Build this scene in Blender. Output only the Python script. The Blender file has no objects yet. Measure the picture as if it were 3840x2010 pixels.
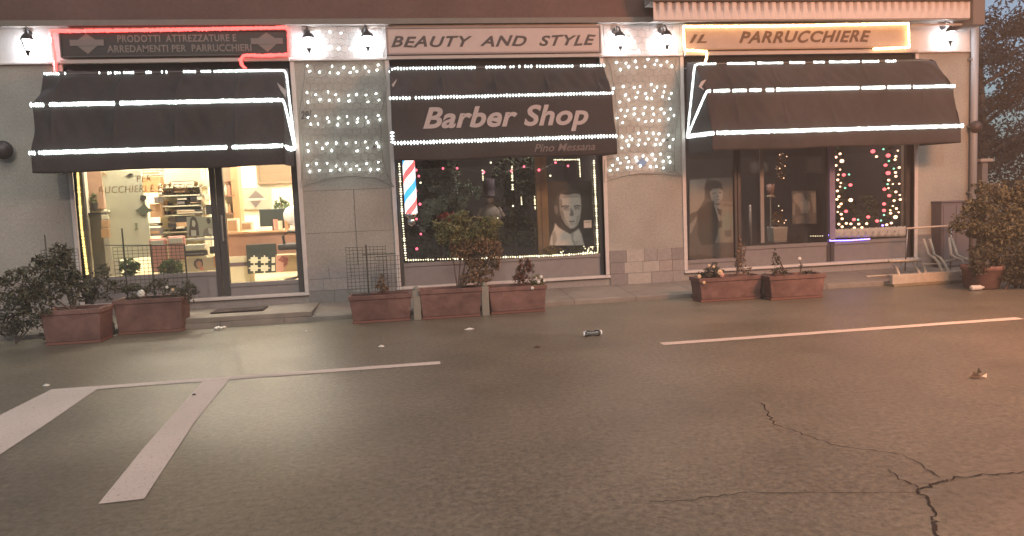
import bpy, bmesh, math, random
from mathutils import Vector, Matrix
from math import radians, sin, cos, pi
random.seed(7)
S = bpy.context.scene
# ------------------------------------------------------------------ camera
F, D, HC = 2770.0, 10.249, 1.349
yaw, pit, rol = radians(8.34), radians(5.03), radians(-2.4)
cf = Vector((sin(yaw)*cos(pit), cos(yaw)*cos(pit), -sin(pit)))
r0 = Vector((cos(yaw), -sin(yaw), 0)); u0 = r0.cross(cf)
cr = r0*cos(rol) + u0*sin(rol); cu = -r0*sin(rol) + u0*cos(rol)
cd = bpy.data.cameras.new('camera'); cam = bpy.data.objects.new('camera', cd)
S.collection.objects.link(cam); S.camera = cam
cd.sensor_width = 36; cd.lens = F/3840*36; cd.clip_end = 500; cd.clip_start = 0.05
m = Matrix.Identity(4)
for i in range(3):
    m[i][0] = cr[i]; m[i][1] = cu[i]; m[i][2] = -cf[i]
m[0][3], m[1][3], m[2][3] = 0, -D, HC
cam.matrix_world = m
O = Vector((0, -D, HC))
def at(px, py, Y):
    d = cf*F + cr*(px-1920) + cu*(1005-py)
    return O + d*((Y-O.y)/d.y)
def gd(px, py, Z=0.0):
    d = cf*F + cr*(px-1920) + cu*(1005-py)
    return O + d*((Z-O.z)/d.z)
def zn(i, x, y):
    o = {'A': (340, 620, .2077), 'C': (3340, 640, .371), 'D': (2100, 1180, .6755), 'E': (0, 1180, .6755), 'G': (1560, 560, .3115),
         'H': (2740, 540, .3116), '4': (0, 560, .5935), '5': (600, 560, .5191), '6': (1250, 560, .5193), '7': (2050, 520, .5193), '8': (2940, 500, .5193)}[i]
    return (o[0]+x*o[2], o[1]+y*o[2])
# ------------------------------------------------------------------ sky, sun, exposure
SUN_EL, SUN_ROT = radians(5), radians(200)
w = bpy.data.worlds.new('World'); S.world = w; w.use_nodes = True
nt = w.node_tree; bg = nt.nodes['Background']
sk = nt.nodes.new('ShaderNodeTexSky'); sk.sky_type = 'NISHITA'; sk.sun_disc = False
sk.sun_elevation = SUN_EL; sk.sun_rotation = SUN_ROT; sk.air_density = 1.0; sk.dust_density = 0.2; sk.ozone_density = 4.0
hs = nt.nodes.new('ShaderNodeHueSaturation'); hs.inputs['Saturation'].default_value = .65; nt.links.new(sk.outputs[0], hs.inputs['Color']); nt.links.new(hs.outputs[0], bg.inputs[0]); bg.inputs[1].default_value = 0.13
sl = bpy.data.lights.new('sun', 'SUN'); sl.energy = 0.95; sl.angle = radians(35); sl.color = (1, .93, .81)
so = bpy.data.objects.new('sun', sl); S.collection.objects.link(so)
so.rotation_euler = Vector((-.25, 1.0, -1.0)).to_track_quat('-Z', 'Y').to_euler()
S.view_settings.view_transform = 'Standard'; S.view_settings.look = 'None'; S.view_settings.exposure = 0.55; S.view_settings.gamma = 1
S.render.engine = 'CYCLES'
S.cycles.use_denoising = True; S.cycles.max_bounces = 8; S.cycles.transparent_max_bounces = 16
S.cycles.sample_clamp_indirect = 6; S.cycles.caustics_reflective = False; S.cycles.caustics_refractive = False
# ------------------------------------------------------------------ materials
MATS = {}
def mat(name, col, rough=.8, var=.0, scale=20., bump=0., bscale=None, metal=0., emit=None, es=0., col2=None, island=False, spec=.5, stain=0.):
    if name in MATS: return MATS[name]
    mt = bpy.data.materials.new(name); mt.use_nodes = True; n = mt.node_tree.nodes; L = mt.node_tree.links
    b = n['Principled BSDF']; b.inputs['Roughness'].default_value = rough; b.inputs['Metallic'].default_value = metal
    b.inputs['Specular IOR Level'].default_value = spec
    b.inputs['Base Color'].default_value = (*col, 1)
    if emit:
        b.inputs['Emission Color'].default_value = (*emit, 1); b.inputs['Emission Strength'].default_value = es
    if var or col2 or bump:
        tc = n.new('ShaderNodeTexCoord'); nz = n.new('ShaderNodeTexNoise'); nz.inputs['Scale'].default_value = scale; nz.inputs['Detail'].default_value = 6; nz.inputs['Roughness'].default_value = .65
        L.new(tc.outputs['Object'], nz.inputs['Vector'])
    if var or col2:
        rp = n.new('ShaderNodeValToRGB'); c2 = col2 or tuple(c*(1+var) for c in col); c1 = col if col2 else tuple(c*(1-var) for c in col)
        rp.color_ramp.elements[0].position = .3; rp.color_ramp.elements[1].position = .7
        rp.color_ramp.elements[0].color = (*c1, 1); rp.color_ramp.elements[1].color = (*c2, 1)
        if island:
            g = n.new('ShaderNodeNewGeometry'); L.new(g.outputs['Random Per Island'], rp.inputs[0]); rp.color_ramp.elements[0].position = .1; rp.color_ramp.elements[1].position = .9
        else: L.new(nz.outputs[0], rp.inputs[0])
        out = rp.outputs[0]
        if stain:
            n2 = n.new('ShaderNodeTexNoise'); n2.inputs['Scale'].default_value = 1.1; n2.inputs['Detail'].default_value = 4; L.new(tc.outputs['Object'], n2.inputs['Vector'])
            r2 = n.new('ShaderNodeValToRGB'); r2.color_ramp.elements[0].position = .35; r2.color_ramp.elements[1].position = .7
            r2.color_ramp.elements[0].color = (1-stain, 1-stain, 1-stain, 1); r2.color_ramp.elements[1].color = (1, 1, 1, 1)
            L.new(n2.outputs[0], r2.inputs[0]); mx = n.new('ShaderNodeMixRGB'); mx.blend_type = 'MULTIPLY'; mx.inputs[0].default_value = 1
            L.new(out, mx.inputs[1]); L.new(r2.outputs[0], mx.inputs[2]); out = mx.outputs[0]
        L.new(out, b.inputs['Base Color'])
    if bump:
        bn = n.new('ShaderNodeTexNoise'); bn.inputs['Scale'].default_value = bscale or scale*2; bn.inputs['Detail'].default_value = 5
        L.new(tc.outputs['Object'], bn.inputs['Vector']); bp = n.new('ShaderNodeBump'); bp.inputs['Strength'].default_value = bump; bp.inputs['Distance'].default_value = .01
        L.new(bn.outputs[0], bp.inputs['Height']); L.new(bp.outputs[0], b.inputs['Normal'])
    MATS[name] = mt; return mt
def glow(name, col, es): return mat(name, tuple(min(1, c) for c in col), .4, emit=col, es=es)
def glassmat(name, tint, refl=1.0, dim=1.0):
    mt = bpy.data.materials.new(name); mt.use_nodes = True; n = mt.node_tree.nodes; L = mt.node_tree.links; n.clear()
    o = n.new('ShaderNodeOutputMaterial'); t = n.new('ShaderNodeBsdfTransparent'); t.inputs[0].default_value = (*tint, 1)
    g = n.new('ShaderNodeBsdfGlossy'); g.inputs['Roughness'].default_value = .03; f = n.new('ShaderNodeFresnel'); f.inputs[0].default_value = 1.45
    mu = n.new('ShaderNodeMath'); mu.operation = 'MULTIPLY'; mu.inputs[1].default_value = refl; L.new(f.outputs[0], mu.inputs[0])
    mx = n.new('ShaderNodeMixShader'); L.new(mu.outputs[0], mx.inputs[0]); L.new(t.outputs[0], mx.inputs[1]); L.new(g.outputs[0], mx.inputs[2]); L.new(mx.outputs[0], o.inputs[0])
    return mt
M = {}
M['plaster'] = mat('plaster', (.33, .312, .28), .9, .16, 34, .5, 60, stain=.28)
M['band'] = mat('band_plaster', (.50, .47, .46), .9, .06, 7, .4, 60, stain=.12)
M['brown'] = mat('brown_plaster', (.125, .070, .058), .9, .14, 24, .5, 70, stain=.2)
M['stone'] = [mat('plinth_stone_%s' % k, c, .8, .14, 25, .5, 50) for k, c in zip(('grey', 'pale', 'dark', 'warm'), ((.25, .225, .215), (.33, .30, .275), (.20, .18, .172), (.28, .24, .225)))]
M['marble'] = mat('marble', (.50, .45, .43), .6, .08, 8)
M['pave'] = mat('pavement_stone', (.24, .205, .175), .85, .14, 6, .6, 40, stain=.3)
M['frame'] = mat('dark_frame', (.05, .043, .042), .45, .1, 10)
M['panel'] = mat('grey_panel', (.20, .18, .18), .55, .08, 12, stain=.15)
M['black'] = mat('painted_slot_black', (.012, .01, .01), .9)
M['glass'] = glassmat('window_glass', (.94, .95, .92), 2.0)
M['cloth'] = mat('awning_canvas', (.050, .042, .042), .9, .22, 45, .5, 300, stain=.3, spec=.3)
M['metal'] = mat('grey_metal', (.25, .25, .25), .4, metal=.7)
M['iron'] = mat('black_iron', (.02, .018, .018), .5)
M['wire'] = mat('dark_green_wire', (.045, .05, .04), .6)
M['white'] = mat('white_paint', (.72, .68, .66), .6, .05, 20)
M['terra'] = mat('terracotta', (.12, .06, .05), .85, .16, 7, .5, 60, col2=(.25, .135, .115), stain=.45)
M['soil'] = mat('soil', (.05, .035, .025), .95, .3, 40, .8)
M['led'] = glow('white_led', (.86, 1.0, .96), 4.2)
M['ledw'] = glow('warm_white_led', (1.0, .90, .58), 2.2)
M['ledy'] = glow('yellow_led', (1.0, .74, .22), 2.0)
M['red'] = glow('red_neon', (1.0, .095, .085), 2.1)
M['amber'] = glow('amber_neon', (1.0, .66, .32), 6)
M['purple'] = glow('purple_led', (.30, .20, 1.0), 4)
M['bulb'] = glow('net_bulb', (.93, 1, .95), 14)
M['pink'] = glow('pink_bulb', (1.0, .12, .19), 2.0)
M['fairy'] = glow('fairy_bulb', (1.0, .56, .34), 3.2)
M['fairyr'] = glow('fairy_bulb_red', (1.0, .13, .15), 2.0)
M['fairyg'] = glow('fairy_bulb_green', (.3, 1.0, .6), 1.3)
M['cable'] = mat('cable', (.15, .145, .135), .6)
# ------------------------------------------------------------------ helpers
C = S.collection
class MB:
    def __init__(s): s.v = []; s.f = []; s.m = []; s.mats = []
    def mi(s, mt):
        if mt not in s.mats: s.mats.append(mt)
        return s.mats.index(mt)
    def add(s, vs, fs, mt):
        b = len(s.v); s.v += [tuple(v) for v in vs]; i = s.mi(mt)
        for f in fs: s.f.append([b+k for k in f]); s.m.append(i)
    def box(s, x0, x1, y0, y1, z0, z1, mt, bev=0.0, top=None):
        if bev <= 0:
            vs = [(x, y, z) for z in (z0, z1) for y in (y0, y1) for x in (x0, x1)]
            if top: # scale of the bottom relative to top: tapering
                cx, cy = (x0+x1)/2, (y0+y1)/2
                vs = [((cx+(x-cx)*top, cy+(y-cy)*top, z) if z == z0 else (x, y, z)) for x, y, z in vs]
            s.add(vs, [(0, 2, 3, 1), (4, 5, 7, 6), (0, 1, 5, 4), (2, 6, 7, 3), (0, 4, 6, 2), (1, 3, 7, 5)], mt)
        else:
            bm = bmesh.new(); bmesh.ops.create_cube(bm, size=1)
            for v in bm.verts: v.co = Vector((x0+(v.co.x+.5)*(x1-x0), y0+(v.co.y+.5)*(y1-y0), z0+(v.co.z+.5)*(z1-z0)))
            bmesh.ops.bevel(bm, geom=bm.edges[:], offset=bev, segments=2, affect='EDGES', profile=.6)
            bm.verts.ensure_lookup_table(); bm.verts.index_update()
            if top:
                cx, cy = (x0+x1)/2, (y0+y1)/2
                for v in bm.verts:
                    k = top+(1-top)*(v.co.z-z0)/(z1-z0); v.co.x = cx+(v.co.x-cx)*k; v.co.y = cy+(v.co.y-cy)*k
            s.add([v.co[:] for v in bm.verts], [[v.index for v in f.verts] for f in bm.faces], mt); bm.free()
    def tube(s, pts, r, mt, n=8, cap=True):
        pts = [Vector(p) for p in pts]; rs = r if isinstance(r, (list, tuple)) else [r]*len(pts); rings = []
        for i, p in enumerate(pts):
            t = (pts[min(i+1, len(pts)-1)]-pts[max(i-1, 0)]); t = t.normalized() if t.length > 1e-9 else Vector((0, 0, 1))
            a = Vector((0, 0, 1)) if abs(t.z) < .9 else Vector((1, 0, 0)); u = t.cross(a).normalized(); v = t.cross(u)
            rings.append([p+(u*cos(2*pi*k/n)+v*sin(2*pi*k/n))*rs[i] for k in range(n)])
        vs = [q for g in rings for q in g]; fs = []
        for i in range(len(pts)-1):
            for k in range(n): fs.append((i*n+k, i*n+(k+1) % n, (i+1)*n+(k+1) % n, (i+1)*n+k))
        if cap: fs += [tuple(range(n))[::-1], tuple((len(pts)-1)*n+k for k in range(n))]
        s.add(vs, fs, mt)
    def lathe(s, prof, c, mt, n=20, axis='z'):
        vs = []; c = Vector(c)
        for r, h in prof:
            for k in range(n):
                a = 2*pi*k/n; p = (r*cos(a), r*sin(a), h)
                if axis == 'x': p = (h, r*cos(a), r*sin(a))
                if axis == 'y': p = (r*cos(a), h, r*sin(a))
                vs.append(c+Vector(p))
        fs = [(i*n+k, i*n+(k+1) % n, (i+1)*n+(k+1) % n, (i+1)*n+k) for i in range(len(prof)-1) for k in range(n)]
        fs += [tuple(range(n))[::-1], tuple((len(prof)-1)*n+k for k in range(n))]
        s.add(vs, fs, mt)
    def poly(s, pts, thick, mt):
        # polygon of world points in a vertical plane facing -Y, extruded to +Y
        n = len(pts); vs = [Vector(p) for p in pts]; vs += [v+Vector((0, thick, 0)) for v in vs]
        fs = [tuple(range(n)), tuple(range(n, 2*n))[::-1]]+[(i, i+n, (i+1) % n+n, (i+1) % n) for i in range(n)]
        s.add(vs, fs, mt)
    def octa(s, c, rx, ry, rz, mt):
        x, y, z = c
        s.add([(x+rx, y, z), (x-rx, y, z), (x, y+ry, z), (x, y-ry, z), (x, y, z+rz), (x, y, z-rz)],
              [(0, 2, 4), (2, 1, 4), (1, 3, 4), (3, 0, 4), (2, 0, 5), (1, 2, 5), (3, 1, 5), (0, 3, 5)], mt)
    def ball(s, c, r, mt, n=10, sq=1.0):
        k = n//2; s.lathe([(max(1e-4, r*sin(pi*i/k)), -r*sq*cos(pi*i/k)) for i in range(k+1)], c, mt, n)
    def leaves(s, c, rad, n, size, mt, seed=0, fill=.55, up=0.0):
        rd = random.Random(seed); c = Vector(c)
        for _ in range(n):
            while True:
                p = Vector((rd.uniform(-1, 1), rd.uniform(-1, 1), rd.uniform(-1, 1)))
                if p.length <= 1: break
            if p.length > 1e-3 and rd.random() > fill: p = p.normalized()*(.72+.33*rd.random())
            p = Vector((p.x*rad[0], p.y*rad[1], p.z*rad[2]))+c
            d = Vector((rd.gauss(0, 1), rd.gauss(0, 1), rd.gauss(up, 1))).normalized(); e = d.cross(Vector((rd.gauss(0, 1), rd.gauss(0, 1), rd.gauss(0, 1)))).normalized()
            l = size*rd.uniform(.6, 1.35); wd = l*rd.uniform(.32, .5); nn = d.cross(e)*l*.12
            s.add([p-d*l*.5, p+e*wd*.5+nn, p+d*l*.5, p-e*wd*.5+nn], [(0, 1, 2), (0, 2, 3)], mt)
    def build(s, name, parent=None, smooth=False):
        me = bpy.data.meshes.new(name); me.from_pydata(s.v, [], s.f)
        for mt in s.mats: me.materials.append(mt)
        me.polygons.foreach_set('material_index', s.m)
        if smooth: me.polygons.foreach_set('use_smooth', [True]*len(s.f))
        me.update(); o = bpy.data.objects.new(name, me); C.objects.link(o)
        if parent: 
            o.parent = parent; o.matrix_parent_inverse = Matrix.Translation(-parent.location)
        return o
def tag(o, label=None, cat=None, group=None, kind=None):
    if label: o['label'] = label
    if cat: o['category'] = cat
    if group: o['group'] = group
    if kind: o['kind'] = kind
    return o
def thing(name, label, cat, loc=(0, 0, 0), group=None):
    o = bpy.data.objects.new(name, None); C.objects.link(o); o.location = loc; o.empty_display_size = .1
    return tag(o, label, cat, group)
def smooth_by(o):
    for p in o.data.polygons: p.use_smooth = True
def text_mesh(body, shear=0., off=0., ext=.003, space=1.0, wx=1.0):
    cu_ = bpy.data.curves.new('lettering', 'FONT'); cu_.body = body; cu_.shear = shear; cu_.offset = off; cu_.extrude = ext; cu_.space_character = space; cu_.resolution_u = 4
    ob = bpy.data.objects.new('lettering', cu_); C.objects.link(ob); bpy.context.view_layer.update()
    dg = bpy.context.evaluated_depsgraph_get(); me = bpy.data.meshes.new_from_object(ob.evaluated_get(dg)); bpy.data.objects.remove(ob); return me
def text(name, body, mt, x0, x1, z0, z1, yf, parent=None, shear=0., off=0., space=1.0, label=None, jit=0.):
    me = text_mesh(body, shear, off, .06, space); xs = [v.co.x for v in me.vertices]; ys = [v.co.y for v in me.vertices]
    ax, bx, ay, by = min(xs), max(xs), min(ys), max(ys)
    for v in me.vertices:
        x = x0+(v.co.x-ax)/(bx-ax)*(x1-x0); z = z0+(v.co.y-ay)/(by-ay)*(z1-z0); dz = v.co.z
        z += jit*sin(x*17); y = yf(x, z) if callable(yf) else yf
        v.co = Vector((x, y-(.004 if dz > 0 else -.001), z))
    me.materials.clear(); me.materials.append(mt); o = bpy.data.objects.new(name, me); C.objects.link(o)
    if parent: o.parent = parent; o.matrix_parent_inverse = Matrix.Translation(-parent.location)
    if label: o['label'] = label
    return o
# ------------------------------------------------------------------ ground
def road_mat():
    mt = bpy.data.materials.new('asphalt'); mt.use_nodes = True; n = mt.node_tree.nodes; L = mt.node_tree.links; b = n['Principled BSDF']
    tc = n.new('ShaderNodeTexCoord')
    def nz(s, d, r=.6):
        q = n.new('ShaderNodeTexNoise'); q.inputs['Scale'].default_value = s; q.inputs['Detail'].default_value = d; q.inputs['Roughness'].default_value = r; L.new(tc.outputs['Object'], q.inputs['Vector']); return q
    a = nz(26, 8, .85); c = nz(1.3, 5); v = n.new('ShaderNodeTexVoronoi'); v.inputs['Scale'].default_value = 130; L.new(tc.outputs['Object'], v.inputs['Vector'])
    r1 = n.new('ShaderNodeValToRGB'); e = r1.color_ramp.elements; e[0].position = .36; e[0].color = (.060, .055, .043, 1); e[1].position = .66; e[1].color = (.255, .235, .187, 1); L.new(a.outputs[0], r1.inputs[0])
    r2 = n.new('ShaderNodeValToRGB'); e = r2.color_ramp.elements; e[0].position = .3; e[0].color = (.74, .73, .70, 1); e[1].position = .7; e[1].color = (1.1, 1.08, 1.04, 1); L.new(c.outputs[0], r2.inputs[0])
    mx = n.new('ShaderNodeMixRGB'); mx.blend_type = 'MULTIPLY'; mx.inputs[0].default_value = 1; L.new(r1.outputs[0], mx.inputs[1]); L.new(r2.outputs[0], mx.inputs[2])
    r3 = n.new('ShaderNodeValToRGB'); e = r3.color_ramp.elements; e[0].position = .0; e[0].color = (1, 1, 1, 1); e[1].position = .012; e[1].color = (0, 0, 0, 1)
    v2 = n.new('ShaderNodeTexVoronoi'); v2.inputs['Scale'].default_value = 16; L.new(tc.outputs['Object'], v2.inputs['Vector']); L.new(v2.outputs['Distance'], r3.inputs[0])
    mx2 = n.new('ShaderNodeMixRGB'); L.new(r3.outputs[0], mx2.inputs[0]); L.new(mx.outputs[0], mx2.inputs[1]); mx2.inputs[2].default_value = (.35, .3, .25, 1); L.new(mx2.outputs[0], b.inputs['Base Color'])
    b.inputs['Roughness'].default_value = .35; b.inputs['Specular IOR Level'].default_value = .5
    bp = n.new('ShaderNodeBump'); bp.inputs['Strength'].default_value = .55; bp.inputs['Distance'].default_value = .006; L.new(a.outputs[0], bp.inputs['Height']); L.new(bp.outputs[0], b.inputs['Normal'])
    return mt
M['road'] = road_mat()
b = MB(); b.add([(-120, -60, 0), (120, -60, 0), (120, 200, 0), (-120, 200, 0)], [(0, 1, 2, 3)], M['road']); tag(b.build('road'), kind='structure')
def line_mat():
    mt = mat('road_paint', (.13, .115, .10), .75, .0, 55, .6, 90, col2=(.60, .54, .50), stain=.15)
    for nd in mt.node_tree.nodes:
        if nd.type == 'VALTORGB' and nd.color_ramp.elements[0].position < .32: nd.color_ramp.elements[0].position = .32; nd.color_ramp.elements[1].position = .40
    return mt
M['line'] = line_mat()
def quadline(name, pts, label=None):
    b = MB(); b.add([(p.x, p.y, .004) for p in pts], [tuple(range(len(pts)))], M['line']); return tag(b.build(name), kind='structure')
Y0, Y1 = -3.98, -3.86
xa = gd(150, 1478).x; xb = gd(1650, 1357).x
xc, xd_ = gd(2480, 1290).x, gd(3825, 1194).x
def wob(x0, x1, ya, yb, n=40):
    rd = random.Random(3); t = [(x0+(x1-x0)*i/n) for i in range(n+1)]
    return [Vector((x, ya+rd.uniform(-.004, .004), 0)) for x in t]+[Vector((x, yb+rd.uniform(-.004, .004), 0)) for x in reversed(t)]
ym = (gd(900, 1416).y); yn = gd(3150, 1243).y
quadline('road_marking', wob(gd(165, 1476).x, xb, ym-.06, ym+.06))
quadline('road_marking', wob(xc, xd_, yn-.06, yn+.06))
# diagonal hatch bars, butted against the long line
def eb(pts): return [gd(*zn('E', x, y)) for x, y in pts]
h1 = eb([(1110, 385), (1262, 372), (1080, 600), (800, 1026), (545, 1055), (800, 740)])
for p in h1[:2]: p.y = ym-.063
quadline('road_marking', h1)
h2 = eb([(250, 435), (515, 430), (250, 615), (0, 780), (-200, 915), (-200, 670), (0, 560)])
for p in h2[:2]: p.y = ym-.063
quadline('road_marking', h2)
M['crack'] = mat('crack_tar', (.012, .01, .009), .9)
def crack(pts, w0, w1, seed):
    rd = random.Random(seed); P = [gd(*zn('D', x, y)) for x, y in pts]; Q = []
    for a, c in zip(P[:-1], P[1:]):
        for k in range(6):
            q = a.lerp(c, k/6); Q.append(q+Vector((rd.uniform(-.012, .012), rd.uniform(-.012, .012), 0)))
    Q.append(P[-1]); vs = []; n = len(Q)
    for i, q in enumerate(Q):
        t = (Q[min(i+1, n-1)]-Q[max(i-1, 0)]).normalized(); nn = Vector((-t.y, t.x, 0)); wd = (w0+(w1-w0)*i/n)*rd.uniform(.4, 1.3)
        vs += [(q.x+nn.x*wd, q.y+nn.y*wd, .0035), (q.x-nn.x*wd, q.y-nn.y*wd, .0035)]
    b = MB(); b.add(vs, [(2*i, 2*i+1, 2*i+3, 2*i+2) for i in range(n-1)], M['crack']); tag(b.build('road_crack'), kind='structure')
crack([(1125, 495), (1150, 545), (1185, 605), (1290, 645), (1410, 690), (1560, 735), (1700, 752), (1900, 780), (2000, 835), (2110, 905)], .004, .0025, 1)
crack([(2576, 878), (2380, 890), (2200, 905), (2130, 930), (2000, 970), (1985, 990), (2040, 1020), (2070, 1100), (2085, 1160), (2110, 1240)], .005, .007, 2)
crack([(500, 1040), (700, 1034), (940, 1000), (1100, 990), (1985, 990)], .002, .002, 3)
crack([(1820, 860), (1880, 915), (1990, 960)], .003, .003, 4)
# pavement (slightly sloping slab with kerb face)
b = MB(); n = 60; rd = random.Random(5); xs = [-12+i*.36 for i in range(61)]
vs = []; fs = []
for x in xs:
    j = rd.uniform(-.012, .012); vs += [(x, .02, .115), (x, -.93+j, .068), (x, -.965+j, .05), (x, -.975+j, -.02)]
for i in range(60):
    for k in range(3): fs.append((i*4+k, i*4+k+1, (i+1)*4+k+1, (i+1)*4+k))
b.add(vs, fs, M['pave']); tag(b.build('pavement'), kind='structure')
M['joint'] = mat('dark_joint', (.06, .05, .045), .9)
b = MB(); rd = random.Random(21); x = -11.5
while x < 9.5:
    b.add([(x, -.02, .117), (x+.007, -.02, .117), (x+.007, -.93, .0705), (x, -.93, .0705)], [(0, 3, 2, 1)], M['joint']); b.add([(x, -.935, .071), (x+.007, -.935, .071), (x+.007, -.983, .05), (x, -.983, .05)], [(0, 3, 2, 1)], M['joint']); b.add([(x, -.984, .05), (x+.007, -.984, .05), (x+.007, -.992, .004), (x, -.992, .004)], [(0, 3, 2, 1)], M['joint']); x += rd.uniform(.75, 1.1)
tag(b.build('pavement_joint'), kind='structure')
# ------------------------------------------------------------------ building
B = thing('shop_building', 'long plastered building with three dark awnings and a brown painted upper storey', 'building', (2, 0, 0))
OP = [(-4.12, -1.34), (-.05, 2.86), (4.09, 7.72)]     # openings
XL, XR = -11.0, 8.72
b = MB()
for a, c in ((XL, OP[0][0]), (OP[0][1], OP[1][0]), (OP[1][1], OP[2][0]), (OP[2][1], XR)): b.box(a, c, 0, .3, 0, 3.34, M['plaster'])
for a, c in OP: b.box(a, c, 0.0, .3, .0, .22, M['stone'][0])
b.box(XR-.3, XR, .3, 9, 0, 7.5, M['plaster'])
b.build('wall', B)
b = MB(); b.box(XL, XR+.01, -.012, .3, 3.34, 3.78, M['band'])
for a, c in ((XL, OP[0][0]-.03), (OP[0][1]+.03, OP[1][0]-.02), (OP[1][1]+.02, OP[2][0]-.02), (OP[2][1]-.1, XR+.02)): b.box(a, c, -.045, -.012, 3.325, 3.355, M['band'], .006)
b.build('wall_band', B)
b = MB(); b.box(XL, XR+.02, -.02, .3, 3.85, 7.5, M['brown']); b.box(XL, XR+.03, -.10, .3, 3.78, 3.85, mat('shadow_grey_moulding', (.16, .14, .125), .9, .1, 10)); b.build('upper_wall', B)  # grey moulding strip, its shadow put into the dark colour
# shuttering slots above the openings, their darkness put in as black boxes
b = MB()
for a, c in OP: b.box(a+.005, c-.005, .06, .28, 3.22, 3.338, M['black'])
b.build('shutter_slot', B)
# plinth of stone blocks
rd = random.Random(11)
for a, c, low in ((XL, OP[0][0]-.06, 0), (OP[0][1]+.05, OP[1][0]-.06, 0), (OP[1][1]+.06, OP[2][0]-.06, 1), (OP[2][1]+.05, XR, 0)):
    b = MB()
    for r, (z0, z1) in enumerate(((.10, .27), (.274, .43), (.434, .605))):
        x = a
        while x < c-.02:
            wd = rd.uniform(.18, .36); x2 = min(c, x+wd)
            if c-x2 < .1: x2 = c
            b.box(x+.002, x2-.002, -.022+rd.uniform(-.003, .003), 0, z0, z1, rd.choice(M['stone'] if low else M['stone'][:1]*2+M['stone'][2:3]+M['stone'][3:])); x = x2
    b.build('stone_plinth', B)

# marble surrounds and sills, each its own part
for k, (a, c) in enumerate(OP):
    b = MB(); b.box(a-.055, a, -.02, .1, .262, 3.32, M['marble'], .006); b.build('window_surround', B); b = MB(); b.box(c, c+.055, -.02, .1, .262, 3.32, M['marble'], .006); b.build('window_surround', B)
    b = MB(); b.box(a-.06, c+.06, -.045, .12, .222, .26, M['marble'], .008); b.build('window_sill', B)
# wall joints / cables
b = MB(); b.box(-.62, -.614, -.004, 0, .6, 1.62, M['joint']); b.box(-5.32, -5.315, -.004, 0, 1.0, 2.0, M['joint'])
for z in (1.05, 1.62): b.box(-1.28, -.12, -.003, 0, z, z+.003, M['joint'])
b.build('wall_joint', B)
# drain pipe
pa, pb = at(3657, 90, -.08), at(3660, 900, -.08)
b = MB(); b.tube([(pa.x, -.08, 3.9), (pa.x, -.08, .15)], .05, mat('pipe_grey', (.24, .24, .25), .5), 14)
for z in (3.2, 2.2, 1.2): b.box(pa.x-.06, pa.x+.06, -.10, 0, z, z+.03, M['metal'], .005)
tag(b.build('drainpipe', B, True))
b = MB(); b.tube([(XR-.03, -.05, 3.9), (XR-.03, -.05, 2.25)], .045, mat('brown_pipe', (.10, .07, .06), .6), 12); b.build('corner_pipe', B, True)
# interiors
def room(a, c, y1, z1, wallm, floorm, ceilm, back=None):
    b = MB(); b.box(a-.02, c+.02, .3, y1, .1, .26, floorm); b.build('shop_floor', B)
    b = MB(); b.box(a-.12, a-.02, .3, y1, .1, z1, wallm); b.box(c+.02, c+.12, .3, y1, .1, z1, wallm); b.box(a-.12, c+.12, y1, y1+.1, .1, z1, back or wallm); b.build('shop_wall', B)
    b = MB(); b.box(a-.12, c+.12, .3, y1+.1, z1, z1+.1, ceilm); b.build('shop_ceiling', B)
cream = mat('cream_wall', (.74, .68, .53), .8, .04, 5)
room(OP[0][0]-.2, OP[0][1]+.25, 3.4, 3.1, cream, mat('pale_floor', (.62, .52, .36), .35, .06, 6), M['white'], cream)
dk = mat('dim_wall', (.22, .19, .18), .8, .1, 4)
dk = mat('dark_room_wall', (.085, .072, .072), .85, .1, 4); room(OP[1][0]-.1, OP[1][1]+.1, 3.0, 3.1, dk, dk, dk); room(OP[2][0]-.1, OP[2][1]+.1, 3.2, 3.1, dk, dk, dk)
# window frames: each glazed unit is frame + pane
GY = .12
def unit(name, x0, x1, zb, zt=3.22, fr=.05, kick=None, parent=B, pm=None, mulR=None):
    b = MB(); y0, y1 = GY-.035, GY+.035; f = M['frame']
    b.box(x0, x0+fr, y0, y1, .262, zt, f, .004); b.box(x1-fr, x1, y0, y1, .262, zt, f, .004)
    b.box(x0+fr, x1-fr, y0, y1, zt-fr, zt, f); b.box(x0+fr, x1-fr, y0-.004, y1, zb-.05, zb, M['panel'] if kick else f)
    fo = b.build(name, parent)
    k = MB(); k.box(x0+fr, x1-fr, y0+.012, y1-.01, .262, zb-.05, M['panel'], .004); k.build('kick_panel', fo)
    p = MB(); p.add([(x0+fr, GY, zb), (x1-fr, GY, zb), (x1-fr, GY, zt-fr), (x0+fr, GY, zt-fr)], [(0, 1, 2, 3)], M['glass']); p.build('pane', fo)
    return fo
xm = at(825, 800, GY).x
unit('shop_window', OP[0][0], xm-.03, .60, fr=.07, kick=1)
d = unit('shop_door', xm-.02, OP[0][1], .43, fr=.09, kick=1)
h = MB(); h.tube([(xm+.03, GY-.07, 1.0), (xm+.03, GY-.07, 1.35)], .012, M['metal']); h.box(xm+.02, xm+.04, GY-.07, GY-.03, 1.02, 1.04, M['metal']); h.box(xm+.02, xm+.04, GY-.07, GY-.03, 1.31, 1.33, M['metal']); h.build('handle', d)
unit('shop_window', OP[1][0], OP[1][1], .575, fr=.05, kick=1)
x1_, x2_, x3_ = at(2757, 800, GY).x, at(2852, 800, GY).x, at(3112, 800, GY).x
unit('shop_window', OP[2][0], x1_+.02, .40, fr=.04, kick=1)
unit('shop_door', x1_+.03, x3_-.02, .56, fr=.05, kick=1)
unit('shop_window', x3_-.01, OP[2][1], .565, fr=.06, kick=1)
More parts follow.
